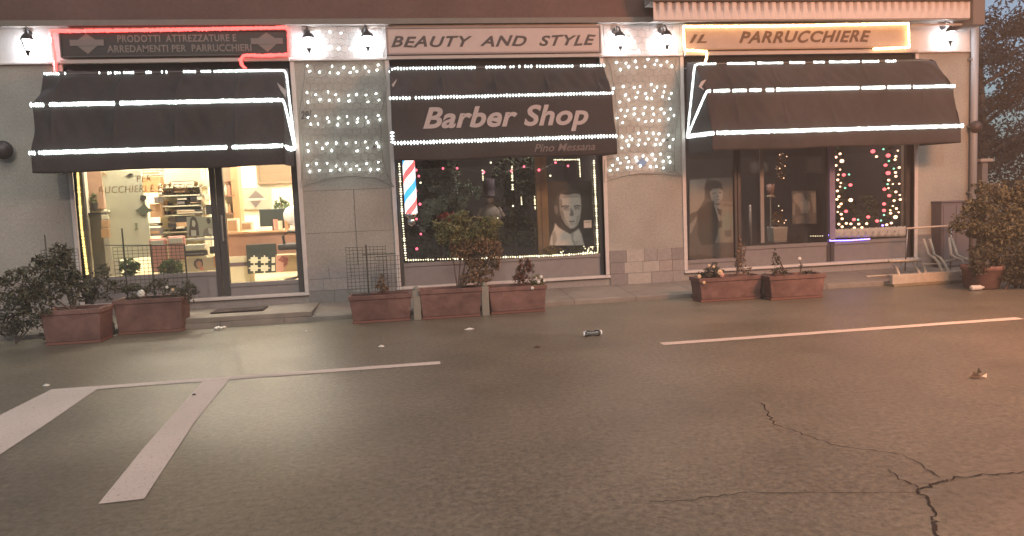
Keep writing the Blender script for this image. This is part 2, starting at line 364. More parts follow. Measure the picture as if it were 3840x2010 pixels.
b = MB(); b.box(x2_-.03, x2_+.03, GY-.06, GY-.036, .6, 3.1, mat('grey_bar', (.2, .18, .17), .5), .005); b.build('door_bar', B)
# doormat and doorstep
b = MB(); b.box(-2.85, -1.15, -.95, -.03, .06, .125, M['pave'], .012); tag(b.build('doorstep'), 'flat pale stone doorstep in front of the lit glass door', 'doorstep')
b = MB(); b.box(-2.42, -1.78, -.66, -.30, .126, .145, mat('mat_fibre', (.035, .022, .022), .95, .3, 200, 1), .008)
for i in range(14): b.box(-2.40+i*.044, -2.385+i*.044, -.64, -.32, .145, .149, mat('mat_rib', (.06, .04, .04), .95))
tag(b.build('doormat'), 'dark ribbed doormat on the step before the lit door', 'doormat')
# ------------------------------------------------------------------ signs
def signboard(name, x0, x1, z0, z1, mt, label, lipm):
    t = thing(name, label, 'sign', ((x0+x1)/2, -.05, z0))
    b = MB(); b.box(x0, x1, -.08, -.012, z0, z1, mt, .008); b.build('board', t)
    b = MB()
    for q in ((x0, x1, z1, z1+.022), (x0, x1, z0-.022, z0), (x0-.022, x0, z0-.022, z1+.022), (x1, x1+.022, z0-.022, z1+.022)): b.box(q[0], q[1], -.092, -.012, q[2], q[3], lipm, .004)
    b.build('board_frame', t)
    return t
s1 = signboard('shop_sign', -4.08, -1.36, 3.415, 3.70, mat('sign_brown', (.030, .023, .020), .6, .1, 8), 'dark sign with pale lettering and two diamond logos, outlined by red light rope', mat('sign_edge_dark', (.06, .05, .045), .6))
lt = mat('letter_pale', (.17, .14, .125), .7)
text('lettering', 'PRODOTTI  ATTREZZATURE E', lt, -3.42, -1.98, 3.575, 3.665, -.08, s1, off=.02, space=1.1)
text('lettering', 'ARREDAMENTI PER  PARRUCCHIERI', lt, -3.55, -1.80, 3.45, 3.54, -.08, s1, off=.02, space=1.05)
for cx in (-3.78, -1.60):
    b = MB(); zc = 3.565
    b.poly([(cx-.14, -.086, zc+.02), (cx-.14, -.086, zc-.01), (cx, -.086, zc-.13), (cx+.14, -.086, zc-.01), (cx+.14, -.086, zc+.02), (cx, -.086, zc+.12)], .006, lt)
    b.poly([(cx-.20, -.091, zc-.03), (cx+.20, -.091, zc-.03), (cx+.20, -.091, zc+.045), (cx-.20, -.091, zc+.045)], .005, mat('logo_bar', (.16, .135, .125), .7)); b.build('diamond_logo', s1)
s2 = signboard('shop_sign', -.05, 2.85, 3.40, 3.72, mat('sign_pink', (.40, .315, .295), .7, .05, 8), 'pinkish white sign reading BEAUTY AND STYLE above the middle awning', mat('sign_edge_light', (.22, .17, .16), .7))
ink = mat('letter_dark', (.055, .04, .038), .7)
text('lettering', 'BEAUTY  AND  STYLE', ink, -.01, 2.80, 3.475, 3.62, -.08, s2, shear=.35, off=.026, space=1.12, jit=.006)
s3 = signboard('shop_sign', 4.10, 7.55, 3.415, 3.73, mat('sign_cream', (.36, .30, .27), .7, .05, 8), 'cream sign reading IL PARRUCCHIERE framed by a glowing amber rope', mat('sign_edge_warm', (.30, .22, .16), .7))
ink2 = mat('letter_brown', (.10, .06, .04), .7)
text('lettering', 'IL', ink2, 4.15, 4.42, 3.49, 3.61, -.08, s3, shear=.35, off=.03, space=1.2)
text('lettering', 'PARRUCCHIERE', ink2, 4.90, 6.95, 3.48, 3.65, -.08, s3, shear=.35, off=.03, space=1.12, jit=.006)
# pale strips under the signs (light metal box of the shutter)
for k, (a, c) in enumerate(OP):
    b = MB(); b.box(a+.0, c-.0, -.075, -.013, 3.322, 3.368, mat('strip_pale', (.36, .31, .29), .7), .005); b.build('shutter_box_edge', B)
# ------------------------------------------------------------------ awnings
PROF = [(-.03, 3.235), (-.35, 3.14), (-.70, 2.72), (-.85, 2.15), (-.85, 1.925)]
def surf(x, i, t, seed=0):
    a, c = PROF[i], PROF[i+1]; y = a[0]+(c[0]-a[0])*t; z = a[1]+(c[1]-a[1])*t
    sag = (.012, .028, .035, 0.0)[i]*sin(pi*t); d = Vector((c[1]-a[1], -(c[0]-a[0]))).normalized()  # inward
    wr = (1.7 if seed != 2 or i < 2 else 1.0)*(.012*sin(x*9+seed+3*t)+.008*sin(x*17+seed*2+5*t)+.006*sin(x*31+seed*2-9*t)*sin(x*2.3+seed)-.012*math.exp(-((x*1.45+seed*.3) % 1-.5)**2/.0006))*sin(pi*t) if i < 3 else (.014*sin(x*7+seed)+.008*sin(x*19))*t
    if seed == 2 and i >= 2: wr *= .12
    y -= (-(sag+wr)*abs(d.x)) if i < 3 else wr
    z -= (sag+wr)*abs(d.y) if i < 3 else -.008*sin(x*4+seed)*t
    return (y, z)
def awning(x0, x1, seed, label):
    t = thing('awning', label, 'awning', ((x0+x1)/2, 0, 2.17), 'dark folding awnings over the shop fronts')
    b = MB(); nx, ns = 220, 8; cols = []
    for i in range(nx+1):
        x = x0+(x1-x0)*i/nx; col = []
        for k in range(4):
            for j in range(ns if k < 3 else ns+1):
                y, z = surf(x, k, j/ns, seed); col.append((x, y, z))
        cols.append(col)
    n = len(cols[0]); b.add([p for c_ in cols for p in c_], [(i*n+j, i*n+j+1, (i+1)*n+j+1, (i+1)*n+j) for i in range(nx) for j in range(n-1)], M['cloth'])
    o = b.build('canopy', t, True); md = o.modifiers.new('t', 'SOLIDIFY'); md.thickness = .004; md.offset = 0
    hz = 2.17
    for x in (x0+.001, x1-.001):
        b = MB(); pts = [p for p in cols[0][:n-ns]]; k = len(pts); vs = [(x, -.02, hz)]
        for q in range(1, 7):
            for p in pts: 
                f = q/6; s_ = .012*sin(f*pi)*sin(p[2]*9); vs.append((x+(s_ if x < (x0+x1)/2 else -s_), -.02+(p[1]+.02)*f, hz+(p[2]-hz)*f))
        fs = [(0, 1+i, 2+i) for i in range(k-1)]
        for q in range(5): fs += [(1+q*k+i, 1+(q+1)*k+i, 2+(q+1)*k+i, 2+q*k+i) for i in range(k-1)]
        vs += [(x, -.85, 1.925), (x, -.02, 1.95)]; L = len(vs); fs.append((0, 1+5*k+k-1, L-2, L-1))
        b.add(vs, fs, M['cloth']); o = b.build('side_panel', t, False); md = o.modifiers.new('t', 'SOLIDIFY'); md.thickness = .004; md.offset = 0
    for (y, z) in PROF[1:4]:
        b = MB(); e = .012; b.tube([(x0+e+.02, -.02, hz), (x0+e+.02, y+.025, z-.02), (x1-e-.02, y+.025, z-.02), (x1-e-.02, -.02, hz)], .011, M['metal'], 8); b.build('bow', t, False)
    return t
AW = [(-4.21, -1.365), (-.045, 2.825), (4.13, 7.79)]
awning(*AW[0], 1, 'charcoal awning over the brightly lit shop, under the red outlined sign')
a2 = awning(*AW[1], 2, 'charcoal awning with Barber Shop lettering over the middle window')
awning(*AW[2], 3, 'wide charcoal awning under the amber lit sign, its top tinted orange')
let = mat('awning_letter', (.30, .255, .25), .8)
def aw_y(x, z):
    z = max(2.15, min(2.72, z)); t = (2.72-z)/.57; return surf(x, 2, t, 2)[0]-.006
pl = at(1588, 505, -.8).x; pr = at(2212, 470, -.8).x
text('lettering', 'Barber Shop', let, pl, pr, 2.24, 2.60, aw_y, a2, shear=.32, off=.028, space=1.04)
text('lettering', 'Pino Messana', mat('valance_letter', (.13, .105, .10), .8), at(2004, 575, -.86).x, at(2232, 550, -.86).x, 1.985, 2.085, lambda x, z: surf(x, 3, max(0, min(1, (2.15-z)/.225)), 2)[0]-.006, a2, shear=.32, off=.012)
for pts in ([(2000, 595), (2068, 655), (2062, 705), (2025, 650)], ):
    b = MB(); b.poly([at(x*.5193, y*.5193, -.60) for x, y in pts], .004, mat('strap_pale', (.30, .27, .27), .7)); tag(b.build('awning_strap'), 'pale triangular strap tip at the right side of the left awning', 'strap')
b = MB(); b.poly([at(1280+x*.5193, y*.5193, -.60) for x, y in [(362, 612), (402, 570), (392, 598), (375, 630)]], .004, M['strap'] if 'strap' in M else MATS['strap_pale']); tag(b.build('awning_strap'), 'pale strap tip at the left side of the Barber Shop awning', 'strap')
b = MB(); b.poly([at(2440+x*.5435, y*.5435, -.62) for x, y in [(330, 598), (352, 560), (385, 548), (350, 600), (398, 640)]], .004, MATS['strap_pale']); tag(b.build('awning_strap'), 'pale strap tip at the left side of the right awning', 'strap')
# ------------------------------------------------------------------ light ropes
def rope(label, pts, lit, mt, sp=.03, r=(.009, .012, .02), seed=0, wire=.006, name='light_rope', cat='rope light', group=None, fade=1.0, jit=.15, wm=None):
    pts = [Vector(p) for p in pts]; seg = [(pts[i+1]-pts[i]).length for i in range(len(pts)-1)]; tot = sum(seg)
    t = thing(name, label, cat, pts[0], group); b = MB(); b.tube(pts, wire, wm or M['cable'], 6); b.build('cord', t)
    rd = random.Random(seed); b = MB(); s = 0.0
    def P(s):
        for i, L in enumerate(seg):
            if s <= L or i == len(seg)-1: return pts[i].lerp(pts[i+1], max(0, min(1, s/L))), (pts[i+1]-pts[i]).normalized()
            s -= L
    while s < tot:
        f = s/tot
        if any(a <= f <= c for a, c in lit):
            p, d = P(s); vert = abs(d.z) > .7; k = fade*rd.uniform(1-jit, 1+jit)
            rx, ry, rz = (r[2], r[1], r[0]) if vert else r
            b.octa(p+Vector((0, -wire*.6, rd.uniform(-.003, .003))), rx*k, ry*k, rz*k, mt)
        s += sp
    if b.v: b.build('lamps', t)
    return t
def rib(i): return PROF[i][0]-.012, PROF[i][1]+.008
A1, A2, A3 = AW
big = (.0145, .016, .028)
def full(*g):
    # complement of gaps
    out = []; p = 0
    for a, c in g: out.append((p, a)); p = c
    out.append((p, 1)); return out
y, z = rib(1); h1_ = (A1[1]+.025, -.05, 2.19)
rope('broken white rope along the top bow of the left awning, turning down its right side', [(A1[0]+.02, y, z), (A1[1]-.03, y, z), (A1[1]+.008, y-.004, z-.015), (A1[1]+.018, y+.03, z-.06), h1_], [(.0, .045), (.055, .065), (.16, .168), (.185, .20), (.207, .225), (.235, .27), (.30, .323), (.347, .355), (.362, .37), (.42, .455), (.47, .505), (.51, .56), (.56, 1)], M['led'], .026, (.011, .012, .019), 1)
y, z = rib(2); rope('white rope along the middle bow of the left awning', [(A1[0]-.01, y, z), (A1[1]-.03, y, z), (A1[1]+.01, y-.004, z-.01), (A1[1]+.018, y+.07, z-.06), h1_], full((.041, .051), (.25, .262)), M['led'], .026, big, 2)
y, z = rib(3); rope('white rope along the lower bow of the left awning', [(A1[0]-.01, y, z), (A1[1]-.02, y, z), (A1[1]+.03, y+.4, z-.01), h1_], full((.018, .022), (.60, .617)), M['led'], .026, big, 3)
y, z = rib(1); rope('white rope along the top bow of the Barber Shop awning', [(A2[0], y+.03, z-.03), (A2[0]+.06, y, z), (A2[1], y, z)], full((.395, .432), (.54, .553), (.572, .585), (.61, .622), (.64, .645), (.66, .668), (.855, .88)), M['led'], .040, (.013, .013, .021), 4)
y, z = rib(2); rope('white rope along the middle bow of the Barber Shop awning', [(A2[0]-.01, y, z-.01), (A2[1]+.01, y, z)], full((.09, .107), (.118, .122)), M['led'], .040, (.015, .013, .022), 5)
y, z = rib(3); rope('white rope along the lower bow of the Barber Shop awning', [(A2[0]-.01, y+.03, z+.12), (A2[0]-.01, y, z-.01), (A2[1]+.01, y, z)], [(0, 1)], M['led'], .040, (.0165, .014, .026), 6)
h3 = (A3[0]-.025, -.05, 2.19)
y, z = rib(1); rope('broken white rope along the top bow of the right awning, coming down its left side', [h3, (A3[0]-.018, y+.02, z-.05), (A3[0]-.008, y-.004, z-.01), (A3[0]+.03, y-.003, z), (A3[1]-.1, y, z)], [(0, .288), (.317, .409), (.414, .504), (.523, .574), (.60, .642), (.654, .758), (.762, .826), (.843, .886)], M['led'], .03, (.0115, .012, .02), 7)
y, z = rib(2); rope('white rope along the middle bow of the right awning, slanting down its left side', [h3, (A3[0]-.018, y+.06, z-.07), (A3[0]-.008, y-.004, z-.01), (A3[0]+.03, y-.003, z), (A3[1]+.01, y, z)], full((.203, .208), (.262, .266), (.317, .322), (.362, .374), (.40, .409), (.465, .468), (.681, .685), (.766, .77), (.853, .857)), M['led'], .03, (.013, .014, .027), 8)
y, z = rib(3); rope('white rope along the lower bow of the right awning', [h3, (A3[0]-.018, y+.05, z), (A3[0]-.008, y-.004, z), (A3[0]+.03, y-.004, z), (A3[1]+.03, y, z)], full((.075, .078), (.19, .193)), M['led'], .027, (.0145, .016, .03), 9)
Yr = -.11
def pr_(*l): return [at(x, y, Yr) for x, y in l]
rope('glowing red rope outlining the dark sign with two diamond logos', pr_((210, 275), (205, 200), (190, 118), (600, 113), (1075, 104), (1083, 120), (1086, 205), (1000, 209), (915, 208), (902, 225), (908, 245), (925, 262)), [(0, 1)], M['red'], .017, (.022, .016, .026), 10, wire=.015, wm=M['red'], name='neon_rope')
rope('glowing amber rope framing the cream sign', pr_((2640, 245), (2650, 215), (2648, 193), (2566, 188), (2562, 100), (2900, 98), (3405, 88), (3408, 178), (3275, 184)), [(0, 1)], M['amber'], .022, (.020, .015, .021), 11, wire=.014, wm=M['amber'], name='neon_rope')
Yw = GY-.06
def pw(*l): return [at(x, y, Yw) for x, y in l]
rope('yellow rope up the left edge of the lit shop window', pw((291, 640), (306, 850), (328, 1030)), [(0, 1)], M['ledy'], .020, (.010, .010, .021), 12)
rope('warm white bead rope around the middle window', pw((1497, 615), (1508, 800), (1522, 976), (1800, 968), (2100, 957), (2242, 947), (2236, 800), (2226, 595)), full((.315, .325), (.36, .365), (.50, .503)), M['ledw'], .034, (.011, .011, .015), 13, jit=.35)
rope('short bead rope bent at the top right inside the middle window', pw((2078, 600), (2172, 598), (2176, 662)), [(0, 1)], M['ledw'], .024, (.008, .009, .011), 14)
rope('thin purple rope under the paper strip in the right window', pw((3108, 880), (3112, 903), (3190, 901), (3262, 896)), [(0, 1)], M['purple'], .012, (.010, .01, .010), 15, wire=.008, wm=M['purple'], name='neon_rope')
# ------------------------------------------------------------------ lanterns
M['lamp'] = glow('lantern_glass', (.93, .95, 1.0), 5)
def lantern(px, py, label):
    p = at(px, py, -.15); x, y, z = p
    t = thing('wall_lantern', label, 'wall lamp', (x, 0, z), 'wall lanterns between the signs')
    b = MB(); b.lathe([(.012, -.125), (.03, -.10), (.055, 0.), (.062, .02)], (x, y, z), M['lamp'], 6); b.build('glass', t)
    b = MB()
    for k in range(6):
        a = 2*pi*k/6; b.tube([(x+.066*cos(a), y+.066*sin(a), z+.03), (x+.034*cos(a), y+.034*sin(a), z-.105)], .0045, M['iron'], 5)
    b.lathe([(.022, -.15), (.012, -.165), (.006, -.19), (.001, -.2)], (x, y, z), M['iron'], 8); b.lathe([(.036, -.11), (.036, -.12), (.015, -.15)], (x, y, z), M['iron'], 6); b.build('cage', t)
    b = MB(); b.lathe([(.078, .022), (.08, .032), (.055, .07), (.02, .095), (.012, .12), (.001, .13)], (x, y, z), M['iron'], 6); b.build('cap', t)
    b = MB(); b.tube([(x, y, z+.11), (x-.01, y+.02, z+.16), (x-.02, -.07, z+.18), (x-.03, -.03, z+.13), (x-.03, -.014, z+.12)], .011, M['iron'], 8); b.lathe([(.045, -.03), (.045, -.014)], (x-.03, 0, z+.12), M['iron'], 12, 'y'); b.build('bracket', t)
    ld = bpy.data.lights.new('lantern_light', 'POINT'); ld.energy = 11; ld.color = (.90, .94, 1.0); ld.shadow_soft_size = .03; lo = bpy.data.objects.new('lantern_light', ld); C.objects.link(lo); lo.location = (x, y+.085, z-.06)
    return t
lantern(101, 155, 'lit wall lantern at the far left, left of the red outlined sign')
lantern(1157, 148, 'lit wall lantern just right of the red outlined sign')
lantern(1377, 143, 'lit wall lantern just left of the BEAUTY AND STYLE sign')
lantern(2325, 143, 'lit wall lantern just right of the BEAUTY AND STYLE sign')
lantern(2500, 139, 'lit wall lantern just left of the amber framed sign')
lantern(3565, 124, 'lit wall lantern at the right end, by the drainpipe')
# round dark fittings
def ball_lamp(px, py, r, label):
    p = at(px, py, -.14); t = thing('round_wall_fitting', label, 'wall fitting', (p.x, 0, p.z))
    b = MB(); b.lathe([(.001, -.07), (r*.6, -.06), (r*.95, -.02), (r, .03), (r*.8, .06), (r*.4, .08)], (p.x, p.y, p.z), mat('dull_dark', (.045, .03, .03), .5, .2, 20), 20, 'y'); b.build('body', t, True)
    b = MB(); b.lathe([(r*1.02, -.0), (r*1.1, .01), (r*1.1, .03), (r*1.02, .04)], (p.x, p.y, p.z), M['iron'], 20, 'y'); b.box(p.x-.03, p.x+.03, p.y+.07, 0, p.z-.03, p.z+.03, M['iron'], .005); b.build('rim', t)
ball_lamp(3663, 475, .085, 'dark round fitting over the drainpipe at the right corner')
ball_lamp(8, 562, .105, 'dark round fitting on the wall at the left edge, unlit')
# ------------------------------------------------------------------ net lights on the pillars
bulbme = None
def net(poly, rows, label, seed):
    rd = random.Random(seed); p0 = at(*poly[0], -.03)
    t = thing('net_light', label, 'light net', p0, 'lit nets hung on the pillars')
    def wp(x, y): return at(x, y, -.025)
    # wire mesh in a brick bond inside the polygon
    b = MB()
    def inside(x, y):
        c_ = False; n = len(poly)
        for i in range(n):
            (x0, y0), (x1, y1) = poly[i], poly[(i+1) % n]
            if (y0 > y) != (y1 > y) and x < (x1-x0)*(y-y0)/(y1-y0)+x0: c_ = not c_
        return c_
    xs_ = [p[0] for p in poly]; ys_ = [p[1] for p in poly]; cw, ch = 29, 24; r = 0; yy = min(ys_)
    while yy < max(ys_):
        o = (r % 2)*cw/2; x = min(xs_)-cw
        while x < max(xs_):
            a = (x+o, yy+3*sin(x*.05)+2); c_ = (x+o+cw/2, yy-4+3*sin(x*.05)); e = (x+o+cw, a[1]); dn = (x+o, yy+ch-4)
            for u, v in ((a, c_), (c_, e), (a, dn)):
                if inside(*u) and inside(*v): b.tube([wp(*u), wp(*v)], .0022, M['cable'], 4, False)
            x += cw
        yy += ch; r += 1
    pts = [wp(*q) for q in poly]; b.tube(pts+[pts[0]], .004, M['cable'], 5, False); b.build('netting', t)
    global bulbme
    for (y0, xa_, xb_, n, sl_) in rows:
        for k in range(n):
            if rd.random() < .05: continue
            x = xa_+(xb_-xa_)*k/max(1, n-1)+rd.uniform(-7, 7); y = y0+sl_*(x-xa_)+rd.uniform(-6, 6)+5*sin(x*.02); p = wp(x, y)+Vector((0, -.012, 0))
            if bulbme is None:
                bb = MB(); bb.octa((0, 0, 0), .0095, .009, .012, M['bulb']); bb.octa((.006, 0, .010), .004, .004, .009, M['bulb']); o = bb.build('bulb'); bulbme = o.data
            else: o = bpy.data.objects.new('bulb', bulbme); C.objects.link(o)
            o.parent = t; o.location = p-p0; o.rotation_euler = (0, rd.uniform(-.6, .9), 0); o.scale = (rd.uniform(.8, 1.2),)*3
    return t
n1 = [(1132, 100), (1474, 98), (1440, 200), (1440, 250), (1452, 320), (1430, 420), (1428, 540), (1440, 620), (1470, 690), (1478, 702), (1410, 668), (1320, 660), (1240, 668), (1160, 690), (1128, 705), (1132, 640), (1142, 560), (1120, 440), (1140, 300), (1146, 200)]
r1 = []
for yb in ((118, 7), (178, 8), (248, 7), (272, 8), (352, 8), (378, 8), (440, 8), (462, 8), (538, 8), (560, 7), (618, 8), (638, 8)):
    y_, n_ = yb; odd = len(r1) % 2; r1.append((y_+6, 1152+10*odd, 1412+(6 if y_ < 600 else 10)*odd, n_, -.045))
net(n1, r1[:12], 'net of white bulbs covering the pillar left of the Barber Shop awning', 1)
n2 = [(2262, 96), (2550, 92), (2545, 200), (2530, 260), (2548, 330), (2552, 390), (2535, 480), (2530, 560), (2530, 640), (2556, 660), (2480, 652), (2400, 650), (2330, 662), (2266, 684), (2268, 600), (2318, 590), (2322, 560), (2315, 400), (2290, 250), (2270, 210)]
r2 = [(165, 2290, 2520, 6, -.03), (198, 2292, 2530, 6, -.03), (233, 2306, 2500, 6, -.02), (255, 2322, 2516, 7, -.02), (330, 2306, 2500, 7, -.02), (355, 2316, 2520, 7, -.02), (375, 2326, 2512, 7, -.02), (416, 2321, 2508, 7, -.02), (437, 2314, 2520, 7, -.02), (458, 2330, 2504, 7, -.02), (508, 2330, 2506, 7, -.01), (529, 2316, 2518, 8, -.01), (550, 2326, 2512, 7, -.01), (590, 2317, 2500, 7, -.02), (612, 2300, 2512, 8, -.02), (634, 2286, 2490, 8, -.03)]
net(n2, r2, 'net of white bulbs covering the pillar right of the Barber Shop awning', 2)
# small wall things under the nets
p = at(2409, 610, -.02)
t = thing('wall_plate', 'small plate with a blue diamond mark under the bulb net on the right pillar', 'plate', p)
b = MB(); a_, c_ = at(2362, 655, -.01), at(2452, 572, -.01); b.box(a_.x, c_.x, -.008, 0, a_.z, c_.z, mat('plate_pale', (.33, .31, .29), .7), .003); b.build('backing', t)
b = MB(); q = .075; b.poly([(p.x-q, -.014, p.z), (p.x, -.014, p.z-q*.9), (p.x+q, -.014, p.z), (p.x, -.014, p.z+q*.9)], .005, mat('plate_blue', (.12, .20, .34), .6)); b.build('blue_diamond', t)
p0, p1 = at(1128, 448, -.01), at(1168, 415, -.01)
t = text('house_number', '29/', mat('number_ink', (.06, .055, .06), .7), p0.x, p1.x, p0.z, p1.z, -.006, None, .2, .02); tag(t, 'small dark house number 29/ painted on the left pillar', 'house number')
for px, py, lb in ((1403, 548, 'small dark hook holding the left bulb net'), (2503, 524, 'small dark hook holding the right bulb net')):
    p = at(px, py, -.02); b = MB(); b.ball((p.x, -.03, p.z), .014, M['iron'], 10); b.tube([(p.x, -.03, p.z), (p.x, .0, p.z)], .005, M['iron']); tag(b.build('wall_hook'), lb, 'hook')
# corrugated canopy edge upper right
t = thing('corrugated_canopy', 'pale corrugated canopy edge above the amber framed sign', 'canopy', (5.8, 0, 3.7))
x0, x1 = at(2450, 45, -.45).x, at(3638, 45, -.45).x; b = MB(); n = 41*8; vs = []; pe = (x1-x0)/41
for i in range(n+1):
    x = x0+(x1-x0)*i/n; ph = (x-x0)/pe % 1; g = math.exp(-((ph-.5)/.16)**2)
    for z, k in ((3.725, .1), (3.80, .25), (3.87, .9), (3.955, 1.0)): vs.append((x, -.45+.05*g*k, z))
    vs.append((x, -.02, 4.1))
b.add(vs, [(i*5+j, (i+1)*5+j, (i+1)*5+j+1, i*5+j+1) for i in range(n) for j in range(4)], mat('canopy_pale', (.44, .385, .375), .75, .05, 9)); b.build('corrugated_panel', t)
b = MB(); b.box(x0, x1, -.44, -.36, 3.712, 3.72, mat('canopy_rail', (.30, .25, .23), .7)); b.box(at(3425, 85, -.3).x, x1, -.30, -.26, 3.66, 3.685, mat('canopy_rail2', (.34, .29, .26), .7)); b.build('rail', t)
b = MB(); b.box(x1+.01, x1+.20, -.50, -.1, 3.62, 4.2, mat('end_beam', (.12, .10, .09), .8), .01); b.build('end_beam', t)
b = MB(); b.box(x0-.02, x1+.02, -.50, -.12, 3.965, 4.2, mat('gutter_dark', (.10, .085, .075), .7), .02); b.build('gutter', t)
#PART2
# ------------------------------------------------------------------ interior of the lit shop
def P2(z, x, y, Y): return at(*zn(z, x, y), Y)
def rect(z, x0, y0, x1, y1, Y):
    a, c = P2(z, x0, y1, Y), P2(z, x1, y0, Y); return min(a.x, c.x), max(a.x, c.x), min(a.z, c.z), max(a.z, c.z)
def crate(z, x0, y0, x1, y1, Y, dep, mt, name, label, cat, lid=None, band=None, group=None):
    a, c, d, e = rect(z, x0, y0, x1, y1, Y); b = MB(); h = e-d
    b.box(a, c, Y, Y+dep, d, e-(h*.12 if lid else 0), mt, min(.006, h*.1))
    if lid: b.box(a-.003, c+.003, Y-.003, Y+dep+.003, e-h*.12, e, lid, min(.004, h*.03))
    if band: b.box(a+.004, c-.004, Y-.002, Y, d+h*.3, d+h*.6, band)
    return tag(b.build(name), label, cat, group)
wm = mat('warm_white_card', (.80, .72, .55), .7); bk = mat('black_card', (.03, .025, .025), .6); gr = mat('grey_card', (.22, .19, .18), .7)
wood = mat('brown_wood', (.26, .15, .09), .6, .2, 6); pinkw = mat('pink_wood', (.42, .22, .15), .6, .1, 5); och = mat('pale_green_board', (.68, .64, .47), .8, .05, 4); tan_ = mat('tan_card', (.50, .30, .16), .7, .1, 9)
pinkp = mat('pink_plastic', (.72, .34, .27), .4); grn = mat('green_leaf', (.05, .09, .035), .7, .5, 9, col2=(.12, .16, .06), island=True)
lampm = glow('ceiling_panel', (1.0, .90, .74), 6)
for i, (x, y) in enumerate(((-3.4, .56), (-1.75, .56), (-3.4, 2.0), (-2.0, 2.3))):
    t = thing('ceiling_lamp', 'square ceiling lamp lighting the shop interior', 'lamp', (x, y, 3.08), 'ceiling lamps in the lit shop')
    b = MB(); b.box(x-.22, x+.22, y-.22, y+.22, 3.065, 3.075, lampm); b.build('diffuser', t)
    b = MB()
    for q in ((x-.25, x-.222, y-.25, y+.25), (x+.222, x+.25, y-.25, y+.25), (x-.222, x+.222, y-.25, y-.222), (x-.222, x+.222, y+.222, y+.25)): b.box(*q, 3.05, 3.098, M['white'])
    b.build('rim', t); ld = bpy.data.lights.new('ceiling_lamp_light', 'AREA'); ld.shape = 'SQUARE'; ld.size = .44; ld.energy = 76; ld.color = (1.0, .90, .74); lo = bpy.data.objects.new('ceiling_lamp_light', ld); C.objects.link(lo); lo.location = (x, y, 3.05); lo.rotation_euler = (radians(22) if y < 1 else 0, 0, 0)
# brown cupboard with dark counter on the left
t = thing('wall_cupboard', 'brown wall cupboard with a dark worktop at the left inside the lit shop', 'cupboard', (-4.1, 1.0, .26))
a, c, d_, e = rect('A', -160, 90, 190, 800, 1.0); b = MB(); b.box(a, c, 1.0, 1.5, d_, e+.3, mat('rosy_wood', (.33, .20, .14), .6, .1, 4), .006); b.build('upper_panel', t)
a2_, c2_, d2_, e2_ = rect('A', -160, 850, 195, 890, .9); b = MB(); b.box(a2_, c2_, .9, 1.5, d2_, e2_, bk, .006); b.build('worktop', t)
b = MB(); b.box(a2_, c2_-.02, .95, 1.5, .26, d2_, mat('grey_cupboard', (.13, .12, .10), .7, .2, 5), .006); b.build('base_cabinet', t)
a, c, d_, e = rect('A', 5, 600, 75, 740, .95); b = MB(); b.leaves(((a+c)/2, 1.0, e), (.05, .05, .08), 60, .06, grn, 4); b.lathe([(.03, 0), (.045, .1)], ((a+c)/2, 1.0, d_-.06), bk, 12); tag(b.build('potted_plant'), 'small dark plant on the worktop at the left inside the lit shop', 'plant')
# pale green hanging banner
t = thing('hanging_banner', 'tall pale green banner with small diamond logo inside the lit shop', 'banner', at(*zn('A', 650, 1300), .75))
b = MB(); pts = [P2('A', x, y, .75) for x, y in ((175, 90), (900, 90), (960, 560), (1030, 900), (1085, 1350), (1100, 1640), (400, 1720), (330, 1350), (270, 640))]; b.poly(pts, .012, och); b.build('cloth', t)
b = MB(); lg = mat('logo_grey_green', (.16, .17, .12), .7); Yq = .742
b.poly([P2('A', x, y, Yq) for x, y in ((960, 690), (1040, 770), (1130, 815), (1040, 850), (965, 915), (890, 855), (795, 820), (880, 770))], .004, lg)
b.poly([P2('A', x, y, Yq) for x, y in ((900, 540), (1000, 545), (1005, 610), (950, 655), (890, 620))], .004, mat('logo_dark', (.06, .05, .045), .7))
b.poly([P2('A', x, y, Yq) for x, y in ((640, 180), (720, 140), (775, 160), (700, 205))], .004, mat('logo_dark', (.06, .05, .045), .7))
b.poly([P2('A', x, y, Yq) for x, y in ((190, 120), (240, 130), (300, 190), (225, 170))], .004, tan_)
b.poly([P2('A', x, y, Yq) for x, y in ((790, 1040), (850, 1040), (840, 1090), (860, 1160), (790, 1180), (810, 1110))], .004, och_d := mat('logo_green', (.28, .30, .17), .7)); b.build('logo', t)
# window lettering on the glass
ltn = mat('window_letter', (.50, .32, .13), .6)
p0, p1 = P2('A', 150, 505, GY-.02), P2('A', 1930, 435, GY-.02)
t = text('window_lettering', 'RUCCHIERI E ESTETICA', ltn, p0.x, p1.x, p0.z-.005, p0.z+.085, GY-.012, None, .15, .0, 1.1); tag(t, 'tan lettering row across the lit shop window pane', 'lettering')
p0, p1 = P2('A', 830, 300, GY-.02), P2('A', 1090, 220, GY-.02)
t = text('window_lettering', 'PER', ltn, p0.x, p1.x, p0.z, p0.z+.08, GY-.012, None, .15, .0, 1.1); tag(t, 'tan word PER high on the lit shop window pane', 'lettering')
